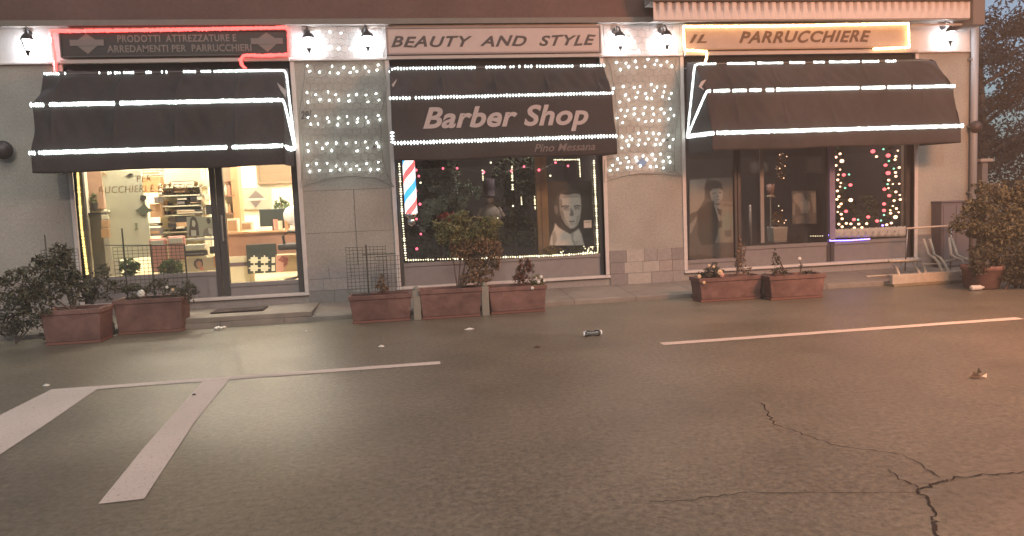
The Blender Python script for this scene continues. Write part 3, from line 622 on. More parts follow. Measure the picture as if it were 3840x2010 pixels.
# shelf unit with goods in the window
t = thing('display_shelf', 'pale green shelf unit full of goods behind the lit window', 'shelf', at(*zn('A', 1700, 1500), 1.2))
a, c, d_, e = rect('A', 1240, 40, 2080, 800, 1.45); b = MB(); b.box(a, c, 1.45, 1.5, .26, e+.2, och, .004); b.build('back_panel', t)
for yy in (395, 545, 735, 900, 1200, 1330):
    z0 = P2('A', 1600, yy, 1.2).z; x0, x1 = P2('A', 1260, yy, 1.2).x, P2('A', 2060, yy, 1.2).x
    b = MB(); b.box(x0, x1, 1.15, 1.45, z0-.012, z0+.008, och, .003); b.build('shelf_board', t)
b = MB(); b.box(x1, x1+.02, 1.15, 1.5, .26, e+.2, mat('edge_pale', (.7, .6, .42), .7)); b.build('side_panel', t)
goods = [ # zone A px: x0,y0,x1,y1,Y,mat,label
 (1460, 275, 1850, 385, 1.18, wm, 'pale cardboard packs on the top shelf of the lit window'),
 (1500, 390, 1700, 490, 1.18, tan_, 'tan pack on the second shelf of the lit window'),
 (1560, 570, 1735, 640, 1.16, bk, 'black flat box on the middle shelf, left'),
 (1560, 645, 1690, 710, 1.16, gr, 'grey box under the black flat box on the middle shelf'),
 (1800, 575, 1915, 625, 1.16, bk, 'black flat box on the middle shelf, right'),
 (1800, 635, 1990, 700, 1.15, bk, 'long black tray on the middle shelf beside the white card'),
 (1920, 545, 1990, 630, 1.12, wm, 'small white card standing on the middle shelf, beside the window mullion'),
 (2060, 530, 2155, 630, 1.10, wm, 'small white card nearest the window mullion'),
 (2045, 230, 2225, 380, 1.10, wm, 'square white board high beside the window mullion'),
 (1560, 785, 1870, 880, 1.14, wm, 'long cream box on the lower shelf'),
 (1880, 795, 2010, 890, 1.14, bk, 'black box right of the long cream box'),
 (2085, 705, 2210, 890, 1.12, bk, 'upright black box beside the window mullion'),
 (1400, 1040, 1530, 1130, 1.12, bk, 'squat black box on the dark display block'),
 (1545, 910, 1730, 1200, 1.16, bk, 'dark upright display block left of the portrait print'),
 (1540, 1105, 1665, 1145, 1.08, wm, 'thin white box in front of the dark display block'),
 (1395, 945, 1530, 1010, 1.18, gr, 'grey carton above the squat black box'),
 (1150, 570, 1240, 680, 1.00, gr, 'small grey box left of the shelf unit'),
 (1060, 1125, 1240, 1280, 1.00, gr, 'grey carton stacked left of the shelf unit, lower'),
 (1050, 1040, 1220, 1100, 1.00, bk, 'black carton stacked left of the shelf unit'),
 (1080, 690, 1250, 940, 1.05, tan_, 'tall pinkish tan display pack beside the banner'),
 (905, 200, 1240, 490, 1.05, mat('orange_card', (.62, .33, .15), .7, .1, 12), 'orange brown carton at the top of the lit window'),
 (935, 80, 1240, 190, 1.05, wm, 'pale carton on top of the orange brown carton'),
]
for i, g in enumerate(goods): crate('A', *g[:5], .2, g[5], 'product_box', g[6], 'box', lid=(gr if i % 3 == 0 else None), band=(tan_ if i % 4 == 1 else wm if i % 4 == 2 and g[5] != wm else None))
rd = random.Random(77); mm_ = [wm, bk, gr, tan_, wm, mat('mauve_card', (.24, .15, .15), .7), mat('sage_card', (.33, .34, .24), .7)]
for yy in (395, 545, 735, 900, 1200, 1330):
    x = 1270
    while x < 2040:
        wd = rd.uniform(28, 70); hh = rd.uniform(45, 105)
        if rd.random() < .8: crate('A', x, yy-hh, x+wd, yy-6, rd.uniform(1.26, 1.38), .08, rd.choice(mm_), 'small_carton', 'small assorted carton packed on the pale green shelves of the lit window', 'box', lid=rd.choice((None, gr, wm)), band=rd.choice((None, tan_, bk)), group='small cartons on the shelves')
        x += wd+rd.uniform(2, 12)
for i, yy in enumerate((365, 450, 515)):
    a, c, d_, e = rect('A', 1215, yy-35, 1275, yy+20, .95); b = MB(); b.lathe([(.03, 0), (.034, .01), (.034, e-d_-.03), (.02, e-d_-.01), (.02, e-d_)], ((a+c)/2, .98, d_), wm, 12); tag(b.build('product_jar', None, True), 'white jar, %s in the stack beside the shelf unit' % ('top', 'middle', 'bottom')[i], 'jar')
# bag and orange cupboard side pieces beside counter
for i, (y0, y1, mm, lb) in enumerate(((890, 975, wm, 'white box on the stack right of the dark worktop'), (985, 1130, tan_, 'tan box in the middle of the stack right of the dark worktop'), (1140, 1310, tan_, 'large tan box at the base of the stack right of the dark worktop'), (810, 850, wm, 'flat white box on top of the stack right of the dark worktop'))):
    crate('A', 195, y0, 305+i*8, y1, .7, .25, mm, 'product_box', lb, 'box')
# big pale skirt / post in the window
t = thing('print_stand', 'black and white print of two women leaning inside the lit window', 'print', P2('A', 2000, 1280, .6))
b = MB(); b.poly([P2('A', x, y, .6) for x, y in ((1730, 930), (2240, 930), (2260, 1280), (1740, 1290))], .02, mat('print_pale', (.50, .48, .36), .7)); b.build('sheet', t)
b = MB(); dg_ = mat('print_dark', (.12, .09, .075), .7); md_ = mat('print_mid', (.30, .25, .20), .7); lg2 = mat('print_light', (.68, .64, .52), .7)
def pq(pts, Y, mt, z='A', th=.002): b.poly([P2(z, x, y, Y) for x, y in pts], th, mt)
pq([(1800, 960), (1850, 925), (1900, 950), (1940, 1060), (1960, 1270), (1770, 1280), (1790, 1060)], .597, dg_)
pq([(1830, 990), (1880, 1000), (1895, 1060), (1870, 1120), (1830, 1090)], .594, lg2); pq([(1810, 1170), (1905, 1170), (1905, 1270), (1815, 1272)], .594, lg2)
pq([(2090, 965), (2130, 950), (2165, 980), (2160, 1040), (2120, 1060), (2095, 1020)], .597, dg_); pq([(2050, 1160), (2110, 1120), (2200, 1130), (2240, 1270), (2020, 1275)], .597, md_); pq([(2115, 1130), (2195, 1140), (2205, 1260), (2130, 1225)], .594, lg2)
b.build('picture', t)
b = MB(); b.poly([P2('A', x, y, .55) for x, y in ((1760, 1325), (2270, 1310), (2275, 1345), (1765, 1360))], .03, M['white']); tag(b.build('white_ledge'), 'thin white ledge under the print of two women', 'ledge')
t = thing('face_print', 'small colour print of a face at the foot of the lit window', 'print', P2('5', 280, 870, .45))
b = MB(); pq([(185, 790), (355, 780), (430, 775), (432, 872), (190, 880)], .45, mat('print_skinbg', (.55, .45, .32), .7), '5', .02); b.build('sheet', t)
b = MB(); pq([(245, 810), (270, 788), (305, 795), (312, 830), (300, 862), (262, 862), (243, 838)], .447, dg_, '5'); pq([(262, 815), (285, 805), (303, 820), (300, 845), (285, 862), (265, 848)], .444, mat('skin_print', (.50, .27, .18), .7), '5'); pq([(300, 845), (320, 862), (318, 872), (285, 872)], .444, mat('pink_print', (.65, .25, .2), .7), '5'); pq([(385, 770), (430, 765), (432, 850), (390, 850)], .446, mat('orange_print', (.60, .28, .14), .7), '5'); b.build('picture', t)
crate('5', 180, 685, 320, 725, .5, .2, wm, 'product_box', 'cream box above the black box at the foot of the window', 'box'); crate('5', 180, 730, 318, 775, .5, .2, bk, 'product_box', 'long black box above the face print', 'box', band=gr)
crate('5', 360, 700, 425, 755, .5, .2, bk, 'product_box', 'black box at the mullion above the face print', 'box')
for i, (x0, x1, y0, y1, lb) in enumerate(((955, 1045, 560, 780, 'pink chair back, left of the pair behind the lit window'), (1065, 1165, 545, 705, 'rounded pink chair back, right of the pair behind the lit window'))):
    a, c, d_, e = rect('4', x0, y0, x1, y1, .55); t = thing('pink_stool', lb, 'chair', ((a+c)/2, .6, .26)); b = MB(); b.box(a, c, .55, .62, d_, e, pinkp, .03); b.build('backrest', t); b = MB(); b.tube([((a+c)/2, .6, .26), ((a+c)/2, .6, d_)], .02, M['metal']); b.build('post', t)
    b = MB(); b.box(a+.03, c-.03, .53, .548, e-.10, e-.03, lg2, .004); b.build('painted_highlight', t)  # pale block painted in as a highlight on the chair back
for i, (x, y, s_) in enumerate(((820, 745, .13), (1080, 750, .16))):
    p = P2('4', x, y, .5); b = MB(); b.leaves(p, (s_, .1, .12), 220, .07, grn, i); b.lathe([(.05, 0), (.07, .12)], (p.x, p.y, .62 if p.z > .8 else .6), mat('pot_dark', (.06, .05, .04), .8), 14); tag(b.build('potted_plant'), ('green potted plant on the ledge behind the left trellis', 'bushy green potted plant on the ledge beside the pink chair backs')[i], 'plant')
b = MB(); b.box(-4.05, xm-.05, .17, .62, .50, .575, mat('ledge_pale', (.5, .42, .3), .7), .004); tag(b.build('display_ledge'), 'pale display ledge running behind the lit shop window', 'ledge')
# behind the door
Yd = 1.6
t = thing('reception_desk', 'pinkish wood reception desk seen through the lit door', 'desk', P2('5', 730, 800, Yd))
a, c, d_, e = rect('5', 470, 590, 1060, 602, Yd); b = MB(); b.box(a, c+.3, Yd-.03, Yd+.6, d_, e, mat('desk_top', (.62, .36, .2), .5, .1, 5), .005); b.build('desk_top', t)
b = MB(); b.box(a+.02, c+.28, Yd, Yd+.04, .26+.45, d_, pinkw); b.build('front_panel', t)
b = MB(); b.box(a, P2('5', 628, 700, Yd).x, Yd-.02, Yd+.45, .27, .71, wm, .01); a5 = P2('5', 628, 700, Yd).x; b.box(a+.01, a5-.01, Yd-.026, Yd-.021, P2('5', 560, 845, Yd-.02).z, P2('5', 560, 818, Yd-.02).z, mat('drawer_line', (.16, .11, .14), .6)); b.build('drawer_block', t)
t = thing('monitor', 'dark computer monitor on the reception desk', 'monitor', P2('5', 810, 575, 1.75))
a, c, d_, e = rect('5', 722, 425, 920, 560, 1.75); b = MB(); b.box(a, c, 1.75, 1.79, d_, e, mat('monitor_back', (.045, .055, .05), .5), .012); b.build('housing', t); b = MB(); b.box((a+c)/2-.04, (a+c)/2+.04, 1.79, 1.82, d_-.08, d_+.1, bk); b.box((a+c)/2-.1, (a+c)/2+.1, 1.74, 1.88, d_-.09, d_-.07, bk, .004); b.build('stand', t)
b = MB(); a, c, d_, e = rect('5', 820, 375, 935, 430, 2.4); b.leaves(((a+c)/2, 2.4, (d_+e)/2-.05), ((c-a)/2, .1, .16), 160, .09, grn, 8); b.lathe([(.06, 0), (.08, .15)], ((a+c)/2, 2.4, (d_+e)/2-.38), bk, 12); tag(b.build('potted_plant'), 'dark plant behind the computer monitor', 'plant')
t = thing('logo_board', 'grey board with diamond logo on the wall behind the desk', 'sign', P2('5', 690, 430, 3.3))
b = MB(); pq([(578, 278), (800, 275), (805, 430), (580, 435)], 3.33, mat('board_grey', (.34, .28, .21), .7), '5', .03); b.build('board', t)
b = MB(); q1 = mat('logo_brown', (.13, .10, .09), .7); pq([(690, 295), (755, 350), (635, 355)], 3.325, q1, '5', .004); pq([(650, 372), (735, 368), (690, 425)], 3.325, q1, '5', .004); pq([(625, 357), (765, 352), (765, 366), (625, 371)], 3.322, mat('logo_pale', (.45, .39, .32), .7), '5', .004); b.build('diamond_logo', t)
t = thing('picture_frame', 'brown framed panel hanging high on the back wall', 'picture', P2('5', 830, 180, 3.3)); a, c, d_, e = rect('5', 705, 100, 950, 252, 3.33); b = MB(); b.box(a+.03, c-.03, 3.34, 3.37, d_+.03, e+.2, mat('panel_olive', (.17, .115, .06), .6, .1, 5)); b.build('panel', t); b = MB()
for q in ((a, c, d_, d_+.03), (a, a+.03, d_+.03, e+.2), (c-.03, c, d_+.03, e+.2)): b.box(q[0], q[1], 3.32, 3.38, q[2], q[3], wood, .004)
b.build('frame', t)
t = thing('product_shelf', 'narrow shelf of bottles just inside the door', 'shelf', P2('5', 500, 490, 2.0))
for i, yy in enumerate((335, 465, 230)):
    a, c, d_, e = rect('5', 445, yy-6, 545, yy+6, 2.0); b = MB(); b.box(a, c, 2.0, 2.25, d_, e, pinkw, .003); b.build('shelf_board', t)
a, c, d_, e = rect('5', 540, 250, 565, 600, 2.0); b = MB(); b.box(a, c, 2.0, 2.28, .26, e+.3, mat('post_orange', (.58, .34, .18), .6)); b.build('side_post', t)
a, c, d_, e = rect('5', 440, 340, 545, 455, 2.26); b = MB(); b.box(a, c, 2.26, 2.29, .8, e+.9, mat('shelf_back', (.25, .18, .12), .7)); b.build('back_board', t)
cols = [bk, wm, pinkp, gr, mat('bottle_green', (.10, .16, .09), .4), wm, tan_, bk]
nms = ['black', 'white', 'pink', 'grey', 'green', 'cream', 'tan', 'dark']
for i in range(8):
    row = i//4; x = 455+(i % 4)*25; y = 330 if row == 0 else 460; p = P2('5', x, y, 2.08); h = .14+.03*(i % 3)
    b = MB(); b.lathe([(.022, 0), (.026, .01), (.026, h*.7), (.01, h*.82), (.012, h)], p, cols[i], 12); tag(b.build('bottle', None, True), '%s bottle on the %s board of the shelf just inside the door' % (nms[i], ('upper', 'lower')[row]), 'bottle')
dk_items = [(490, 500, 560, 590, wm, 'upright cream folder at the left end of the desk'), (590, 520, 660, 575, wm, 'white paper stack on the desk'), (820, 505, 845, 575, pinkp, 'pink cup on the desk right of the monitor'), (850, 515, 880, 575, wm, 'white cup on the desk right of the monitor'), (900, 510, 935, 575, tan_, 'tan holder on the desk near the lamp')]
for x0, y0, x1, y1, mm, lb in dk_items:
    a, c, d_, e = rect('5', x0, y0, x1, y1+10, 1.66)
    b = MB(); w_ = (c-a)/2
    if w_ > .06: b.box(a, c, 1.66, 1.80, d_, e, mm, .006); b.box(a+.01, c-.02, 1.655, 1.659, d_+.02, e-.03, tan_)
    else: b.lathe([(w_*.8, 0), (w_, .01), (w_*1.05, e-d_), (w_*.9, e-d_), (w_*.7, .02)], ((a+c)/2, 1.7, d_), mm, 14)
    tag(b.build('desk_item'), lb, 'desk item')
t = thing('desk_lamp', 'white round desk lamp at the right end of the desk', 'lamp', P2('5', 960, 570, 1.65)); p = P2('5', 965, 480, 1.65); b = MB(); b.lathe([(.02, -.02), (.12, -.01), (.16, .02), (.15, .03), (.02, 0)], p, M['white'], 24, 'y'); b.build('shade', t, True); q = P2('5', 965, 580, 1.65); b = MB(); b.tube([q, p], .012, M['white']); b.lathe([(.07, 0), (.07, .02)], q, M['white'], 18); b.build('stem', t)
t = thing('patterned_stand', 'black stand with white crosses in front of the desk', 'display stand', P2('5', 730, 900, 1.4))
a, c, d_, e = rect('5', 635, 680, 832, 900, 1.42); b = MB(); b.box(a, c, 1.42, 1.5, d_, e, mat('stand_black', (.03, .034, .03), .6), .004); b.build('body', t)
b = MB()
for i in range(2):
    for j in range(2):
        x, y = 680+j*75+0, 800+i*58; w1 = 26
        pq([(x-w1, y-20), (x+w1, y-22), (x+w1, y+20), (x-w1, y+22)], 1.415, wm, '5'); pq([(x-w1-14, y-4), (x+w1+14, y-5), (x+w1+14, y+4), (x-w1-14, y+5)], 1.412, wm, '5'); pq([(x-5, y-34), (x+5, y-34), (x+5, y+34), (x-5, y+34)], 1.409, wm, '5')
x = 820
for y in (800, 858): pq([(x-14, y-20), (x+11, y-22), (x+11, y+20), (x-14, y+22)], 1.415, wm, '5')
b.build('cross_pattern', t)
t = thing('leaning_print', 'pink and tan print of a face leaning against the desk', 'print', P2('5', 900, 890, 1.38))
b = MB(); pq([(835, 765), (1010, 760), (1012, 880), (838, 890)], 1.39, mat('print_tan', (.55, .38, .2), .7), '5', .02); b.build('sheet', t)
b = MB(); pq([(838, 768), (930, 763), (925, 820), (890, 885), (840, 888)], 1.386, mat('print_pinkskin', (.66, .33, .24), .7), '5'); pq([(850, 800), (880, 770), (925, 785), (920, 830), (890, 850), (895, 820), (870, 810)], 1.383, mat('print_hair', (.33, .10, .07), .7), '5'); b.build('picture', t)
# office chair
t = thing('office_chair', 'black office chair with armrest and castors behind the door', 'chair', (P2('5', 945, 900, 1.1).x, 1.15, .26))
sx, sz = P2('5', 930, 690, 1.1).x, P2('5', 930, 700, 1.1).z; ex = P2('5', 1040, 690, 1.1).x
b = MB(); b.box(sx-.14, ex+.1, .95, 1.4, sz-.05, sz+.04, bk, .03); b.build('seat', t)
b = MB(); b.tube([(sx-.04, 1.0, sz), (sx-.06, 1.0, sz+.16), (sx+.02, 1.0, sz+.22), (ex, 1.0, sz+.2)], .02, bk); b.build('armrest', t)
b = MB(); b.box(ex-.02, ex+.06, 1.0, 1.35, sz+.1, sz+.65, bk, .02); b.build('backrest', t)
mx_ = (sx+ex)/2; b = MB(); b.tube([(mx_, 1.17, .36), (mx_, 1.17, sz-.04)], .025, M['metal']); b.build('gas_post', t)
for k in range(5):
    a = k*2*pi/5+.2; q = (mx_+.25*cos(a), 1.17+.25*sin(a)); b = MB(); b.tube([(mx_, 1.17, .38), (q[0], q[1], .33)], .016, bk); b.build('base_leg', t); b = MB(); b.lathe([(.03, -.015), (.03, .015)], (q[0], q[1], .292), bk, 12, 'x'); b.build('castor', t)
for x, y, e_, lb in ((2.0, .40, 50, 'unseen square lamp added to light the middle shop'), (4.7, .40, 42, 'unseen square lamp added in the right shop, above the glass door'), (7.0, .8, 6, 'unseen square lamp added in the right shop, above the fairy lights')):  # unseen lamps added to brighten the posters and both dark shops
    t = thing('ceiling_lamp', lb, 'lamp', (x, y, 3.08)); b = MB(); b.box(x-.2, x+.2, y-.2, y+.2, 3.065, 3.075, glow('added_lamp_panel', (1, .85, .74), .8)); b.build('diffuser', t); b = MB()
    for q in ((x-.23, x-.202, y-.23, y+.23), (x+.202, x+.23, y-.23, y+.23), (x-.202, x+.202, y-.23, y-.202), (x-.202, x+.202, y+.202, y+.23)): b.box(*q, 3.05, 3.098, M['white'])
    b.build('rim', t); ld = bpy.data.lights.new('ceiling_lamp_light', 'AREA'); ld.size = .4; ld.energy = e_; ld.color = (1, .86, .76); lo = bpy.data.objects.new('ceiling_lamp_light', ld); C.objects.link(lo); lo.location = (x, y, 3.04); lo.rotation_euler = (radians(20) if y < .5 else 0, 0, 0)
# ------------------------------------------------------------------ middle window
x0 = at(1537, 700, -.10); zt, zb = at(1525, 600, -.1).z, at(1557, 800, -.1).z
t = thing('barber_pole', 'lit barber pole with red, white and blue stripes at the left of the middle window', 'barber pole', (x0.x, 0, zb))
pm = bpy.data.materials.new('pole_stripes'); pm.use_nodes = True; n = pm.node_tree.nodes; L = pm.node_tree.links; bs = n['Principled BSDF']
tc = n.new('ShaderNodeTexCoord'); sp_ = n.new('ShaderNodeSeparateXYZ'); L.new(tc.outputs['UV'], sp_.inputs[0]); ad = n.new('ShaderNodeMath'); ad.operation = 'FRACT'; sm = n.new('ShaderNodeMath'); sm.operation = 'ADD'; ml = n.new('ShaderNodeMath'); ml.operation = 'MULTIPLY'; ml.inputs[1].default_value = 1.0
L.new(sp_.outputs[1], ml.inputs[0]); L.new(ml.outputs[0], sm.inputs[0]); L.new(sp_.outputs[0], sm.inputs[1]); L.new(sm.outputs[0], ad.inputs[0])
cr_ = n.new('ShaderNodeValToRGB'); cr_.color_ramp.interpolation = 'CONSTANT'; e = cr_.color_ramp.elements
e[0].position = 0; e[0].color = (1, 1, 1, 1); e[1].position = .25; e[1].color = (.85, .13, .13, 1)
for ps, cl in ((.45, (1, 1, 1, 1)), (.72, (.05, .35, .75, 1)), (.95, (1, 1, 1, 1))): q = e.new(ps); q.color = cl
L.new(ad.outputs[0], cr_.inputs[0]); L.new(cr_.outputs[0], bs.inputs['Base Color']); L.new(cr_.outputs[0], bs.inputs['Emission Color']); bs.inputs['Emission Strength'].default_value = 1.15
me = bpy.data.meshes.new('striped_tube'); N = 28; R_ = .082; vs = []; zz = [zb+(zt+.1-zb)*i/12 for i in range(13)]
for z in zz:
    for k in range(N): a = 2*pi*k/N; vs.append((x0.x+R_*cos(a), -.10+R_*sin(a), z))
fs = [(i*N+k, i*N+(k+1) % N, (i+1)*N+(k+1) % N, (i+1)*N+k) for i in range(12) for k in range(N)]; me.from_pydata(vs, [], fs); uv = me.uv_layers.new()
for p in me.polygons:
    i, k = divmod(p.index, N)
    for li, (uu, vv) in zip(p.loop_indices, ((k, i), (k+1, i), (k+1, i+1), (k, i+1))): uv.data[li].uv = (-uu/N*1.0, (zz[vv]-zb)/.52)
me.materials.append(pm); o = bpy.data.objects.new('striped_tube', me); C.objects.link(o); o.parent = t; o.matrix_parent_inverse = Matrix.Translation(-t.location)
for p in me.polygons: p.use_smooth = True
chrome = mat('chrome', (.7, .7, .68), .18, metal=1.0)
b = MB(); b.lathe([(.085, 0), (.088, -.02), (.07, -.05), (.045, -.065), (.055, -.09), (.06, -.12), (.045, -.15), (.012, -.17), (.001, -.175)], (x0.x, -.10, zb), chrome, 24); b.build('lower_cap', t, True)
b = MB(); b.tube([(x0.x, -.10, zb-.05), (x0.x-.02, .0, zb-.05)], .015, chrome); b.lathe([(.05, -.01), (.05, .0)], (x0.x-.0, -.021, zb-.05), chrome, 16, 'y'); b.build('wall_bracket', t, True)
b = MB(); b.lathe([(.088, .0), (.088, .02), (.06, .07), (.02, .10)], (x0.x, -.10, zt+.1), chrome, 24); b.build('upper_cap', t, True)
# foliage and decorations inside middle window
frost = mat('frosted_leaf', (.16, .21, .16), .8, .3, 9, col2=(.30, .36, .29), island=True); dkg = mat('dark_leaf', (.02, .03, .018), .8, .3, 9, col2=(.06, .075, .04), island=True)
bark = mat('bark', (.09, .06, .045), .9, .2, 20, .8)
t = thing('christmas_tree', 'dark decorated fir tree with frosted twigs inside the middle window', 'christmas tree', (P2('G', 300, 1200, .75).x, .75, .26))
cx = P2('G', 280, 700, .75).x; b = MB()
for k in range(11): 
    z = .55+k*.22; rr = .62*(1-k/13); b.leaves((cx, .8, z), (rr, rr*.6, .13), 260, .10, dkg, 20+k, .4)
b.build('branches', t); b = MB(); b.tube([(cx, .8, .26), (cx, .8, 2.9)], [.05, .01], bark); b.build('trunk', t)
b = MB()
for i, (x, y, rx, rz) in enumerate(((330, 560, .10, .22), (470, 400, .07, .25), (200, 640, .16, .06), (130, 760, .12, .16), (560, 600, .08, .14), (420, 520, .09, .16), (280, 720, .12, .1), (90, 850, .10, .16), (250, 480, .14, .05), (640, 480, .07, .12), (740, 520, .05, .10))):
    p = P2('G', x, y, .40); b.leaves(p, (rx, .08, rz), 150, .055, frost, 40+i, .7)
b.build('frosted_twigs', t)
t = thing('leafy_branches', 'dark leafy branches at the right inside the middle window', 'branches', P2('G', 1250, 900, .7)); b = MB()
for i, (x, y, rx, rz) in enumerate(((1100, 300, .22, .25), (1250, 500, .25, .3), (1100, 800, .3, .3), (1300, 1000, .25, .25), (1350, 300, .14, .3), (900, 1100, .3, .15))): b.leaves(P2('G', x, y, .8), (rx, .15, rz), 260, .10, dkg, 60+i, .6)
b.build('leaves', t); b = MB(); q = P2('G', 1200, 1000, .8); b.tube([(q.x, .8, .26), (q.x, .8, 2.4)], [.03, .01], bark); b.build('stem', t)
t = thing('poinsettia', 'red poinsettia bloom above the bush in the middle window', 'flower', P2('G', 390, 830, .3)); b = MB(); b.leaves(P2('G', 385, 815, .3), (.16, .06, .06), 90, .08, mat('red_petal', (.32, .05, .045), .7), 5, .8); b.build('petals', t); b = MB(); q = P2('G', 385, 850, .3); b.tube([(q.x, .3, .6), q], .01, grn); b.leaves((q.x, .3, q.z-.1), (.15, .06, .08), 60, .07, dkg, 6); b.build('stem', t)
# snowman-like figure with a tall hat
t = thing('figurine', 'pale figurine with a tall purple grey hat among the leaves', 'figurine', P2('G', 890, 790, .45)); p = P2('G', 885, 610, .45)
skin = mat('figure_pale', (.26, .215, .20), .8, .1, 30); hat = mat('hat_purple', (.055, .04, .055), .8)
b = MB(); b.ball(p, .062, skin, 14); b.ball((p.x, p.y, p.z-.02), .015, mat('nose_pink', (.45, .2, .15), .6), 8); b.build('head', t, True)
b = MB(); b.lathe([(.04, -.06), (.13, -.14), (.17, -.24), (.14, -.34), (.04, -.38)], p, mat('coat_pale', (.20, .18, .165), .9, .1, 30), 16); b.build('coat', t, True)
b = MB(); b.lathe([(.13, .05), (.13, .065), (.082, .07), (.078, .16), (.085, .30), (.001, .31)], p, hat, 18); b.build('hat', t, True)
b = MB()
for s_ in (-1, 1): b.tube([(p.x+s_*.12, p.y, p.z-.12), (p.x+s_*.19, p.y-.03, p.z-.25)], [.04, .03], mat('coat_pale', (.2, .18, .165), .9)); 
b.build('arms', t)
# pink bulb garland
t = thing('pink_garland', 'string of pink bulbs around the inside of the middle window', 'fairy lights', P2('G', 60, 320, .25)); pts = [(10, 1198), (58, 1020), (5, 840), (48, 660), (0, 500), (35, 322), (0, 250), (325, 230), (495, 228), (815, 275), (1145, 262), (1300, 210), (1480, 250), (1680, 160), (1830, 200)]
W3 = [P2('G', x, y, .22) for x, y in pts]; b = MB(); b.tube(W3, .003, M['cable'], 5); b.build('cord', t)
for i, q in enumerate(W3): b = MB(); b.ball(q, .017 if i % 3 else .02, M['pink'], 8); b.build('bulb', t, True)
# icicle lights
for (x, y0, y1, k, lb) in ((800, 255, 380, .9, 'short beaded icicle light left of the figurine'), (1155, 205, 500, 1, 'long bright icicle light right of the figurine'), (1265, 570, 670, .5, 'faint icicle light near the tan post'), (1428, 570, 730, .7, 'thin icicle light beside the tan post')):
    p, q = P2('G', x, y0, .3), P2('G', x+8, y1, .3); rope(lb, [p, q], [(0, .62), (.7, 1)], M['ledw'], .022, (.007, .007, .013*k+.003), int(x), .003, 'icicle_light', 'icicle light', jit=.4)
sp = [(55, 402, 'white sparkle bulb beside the barber pole'), (1168, 682, 'single white bulb under the long icicle light'), (900, 160, 'white clip light under the awning edge'), (1570, 412, 'white bulb above the portrait poster, left'), (985, 827, 'tiny white bulb below the figurine'), (828, 935, 'tiny white bulb over the big bush')]
for x, y, lb in sp:
    q = P2('G', x, y, .18) if x != 1570 else at(2064, 659, .18); b = MB(); b.ball(q, .013 if 'tiny' not in lb else .007, M['ledw'], 8); b.tube([q+Vector((0, 0, .01)), q+Vector((0, 0, .05))], .004, M['cable']); tag(b.build('single_bulb', None, True), lb, 'bulb')
# tan post / curtain
t = thing('wooden_post', 'tan wooden post beside the portrait poster', 'post', P2('G', 1500, 1250, .35)); a, c = P2('G', 1475, 1240, .35), P2('G', 1575, 150, .35); b = MB(); b.box(a.x-.0, a.x+.17, .35, .42, .58, 3.0, mat('tan_wood', (.25, .165, .09), .7, .2, 6), .01); b.box(a.x+.07, a.x+.09, .335, .35, .60, 2.4, wood); b.build('post', t)
# portrait poster of a man
import numpy as np
pic = bpy.data.materials.new('printed_photo'); pic.use_nodes = True; _n = pic.node_tree.nodes; _at = _n.new('ShaderNodeVertexColor'); _at.layer_name = 'print'; pic.node_tree.links.new(_at.outputs[0], _n['Principled BSDF'].inputs['Base Color']); _n['Principled BSDF'].inputs['Roughness'].default_value = .5
def poster(name, label, z, bg, pts, Y, layers, cat='poster', blur=4.5):
    # a printed photograph: a fine grid whose print colour blends soft-edged shapes
    t = thing(name, label, cat, P2(z, *pts[0], Y)); b = MB(); pq(pts, Y, bg, z, .012); b.build('sheet', t)
    q = np.array(pts[:4], float); nu, nv = 110, 150; u, v = np.meshgrid(np.linspace(.006, .994, nu), np.linspace(.006, .994, nv))
    X = (q[0, 0]*(1-u)+q[1, 0]*u)*(1-v)+(q[3, 0]*(1-u)+q[2, 0]*u)*v; Yy = (q[0, 1]*(1-u)+q[1, 1]*u)*(1-v)+(q[3, 1]*(1-u)+q[2, 1]*u)*v
    lin = lambda mt: np.array(mt.node_tree.nodes['Principled BSDF'].inputs['Base Color'].default_value[:3])
    rs = np.random.RandomState(len(label)); col = np.ones(X.shape+(3,))*lin(bg)
    for mm, pp in layers:
        pp = np.array(pp, float); ins = np.zeros(X.shape, bool); dm = np.full(X.shape, 1e9)
        for k in range(len(pp)):
            x0, y0 = pp[k]; x1, y1 = pp[(k+1) % len(pp)]
            with np.errstate(all='ignore'): c_ = ((y0 > Yy) != (y1 > Yy)) & (X < (x1-x0)*(Yy-y0)/((y1-y0) or 1e-9)+x0)
            ins ^= c_; L2 = (x1-x0)**2+(y1-y0)**2 or 1; tt = np.clip(((X-x0)*(x1-x0)+(Yy-y0)*(y1-y0))/L2, 0, 1); dm = np.minimum(dm, np.hypot(X-x0-tt*(x1-x0), Yy-y0-tt*(y1-y0)))
        sz = min(np.ptp(pp[:, 0]), np.ptp(pp[:, 1])); w = blur*(1.6 if sz > 80 else .7 if sz > 14 else .45); a = np.clip(.5+np.where(ins, dm, -dm)/(2*w), 0, 1)[..., None]; a = a*a*(3-2*a); col = col*(1-a)+lin(mm)*a
    sh = 1+.10*rs.randn(*X.shape); col = np.clip(col*sh[..., None], 0, 1)
    vs = [tuple(P2(z, X[j, i], Yy[j, i], Y-.003)) for j in range(nv) for i in range(nu)]; fs = [(j*nu+i, j*nu+i+1, (j+1)*nu+i+1, (j+1)*nu+i) for j in range(nv-1) for i in range(nu-1)]
    me = bpy.data.meshes.new('picture'); me.from_pydata(vs, [], fs); me.materials.append(pic); ca = me.color_attributes.new('print', 'FLOAT_COLOR', 'POINT'); ca.data.foreach_set('color', np.concatenate([col, np.ones(X.shape+(1,))], -1).astype('f').ravel())
    o = bpy.data.objects.new('picture', me); C.objects.link(o); o.parent = t; o.matrix_parent_inverse = Matrix.Translation(-t.location); return t
g = lambda v, w=1.0: mat('ink_%d' % int(v*1000), (v*1.8, v*1.7, v*1.62*w), .6)
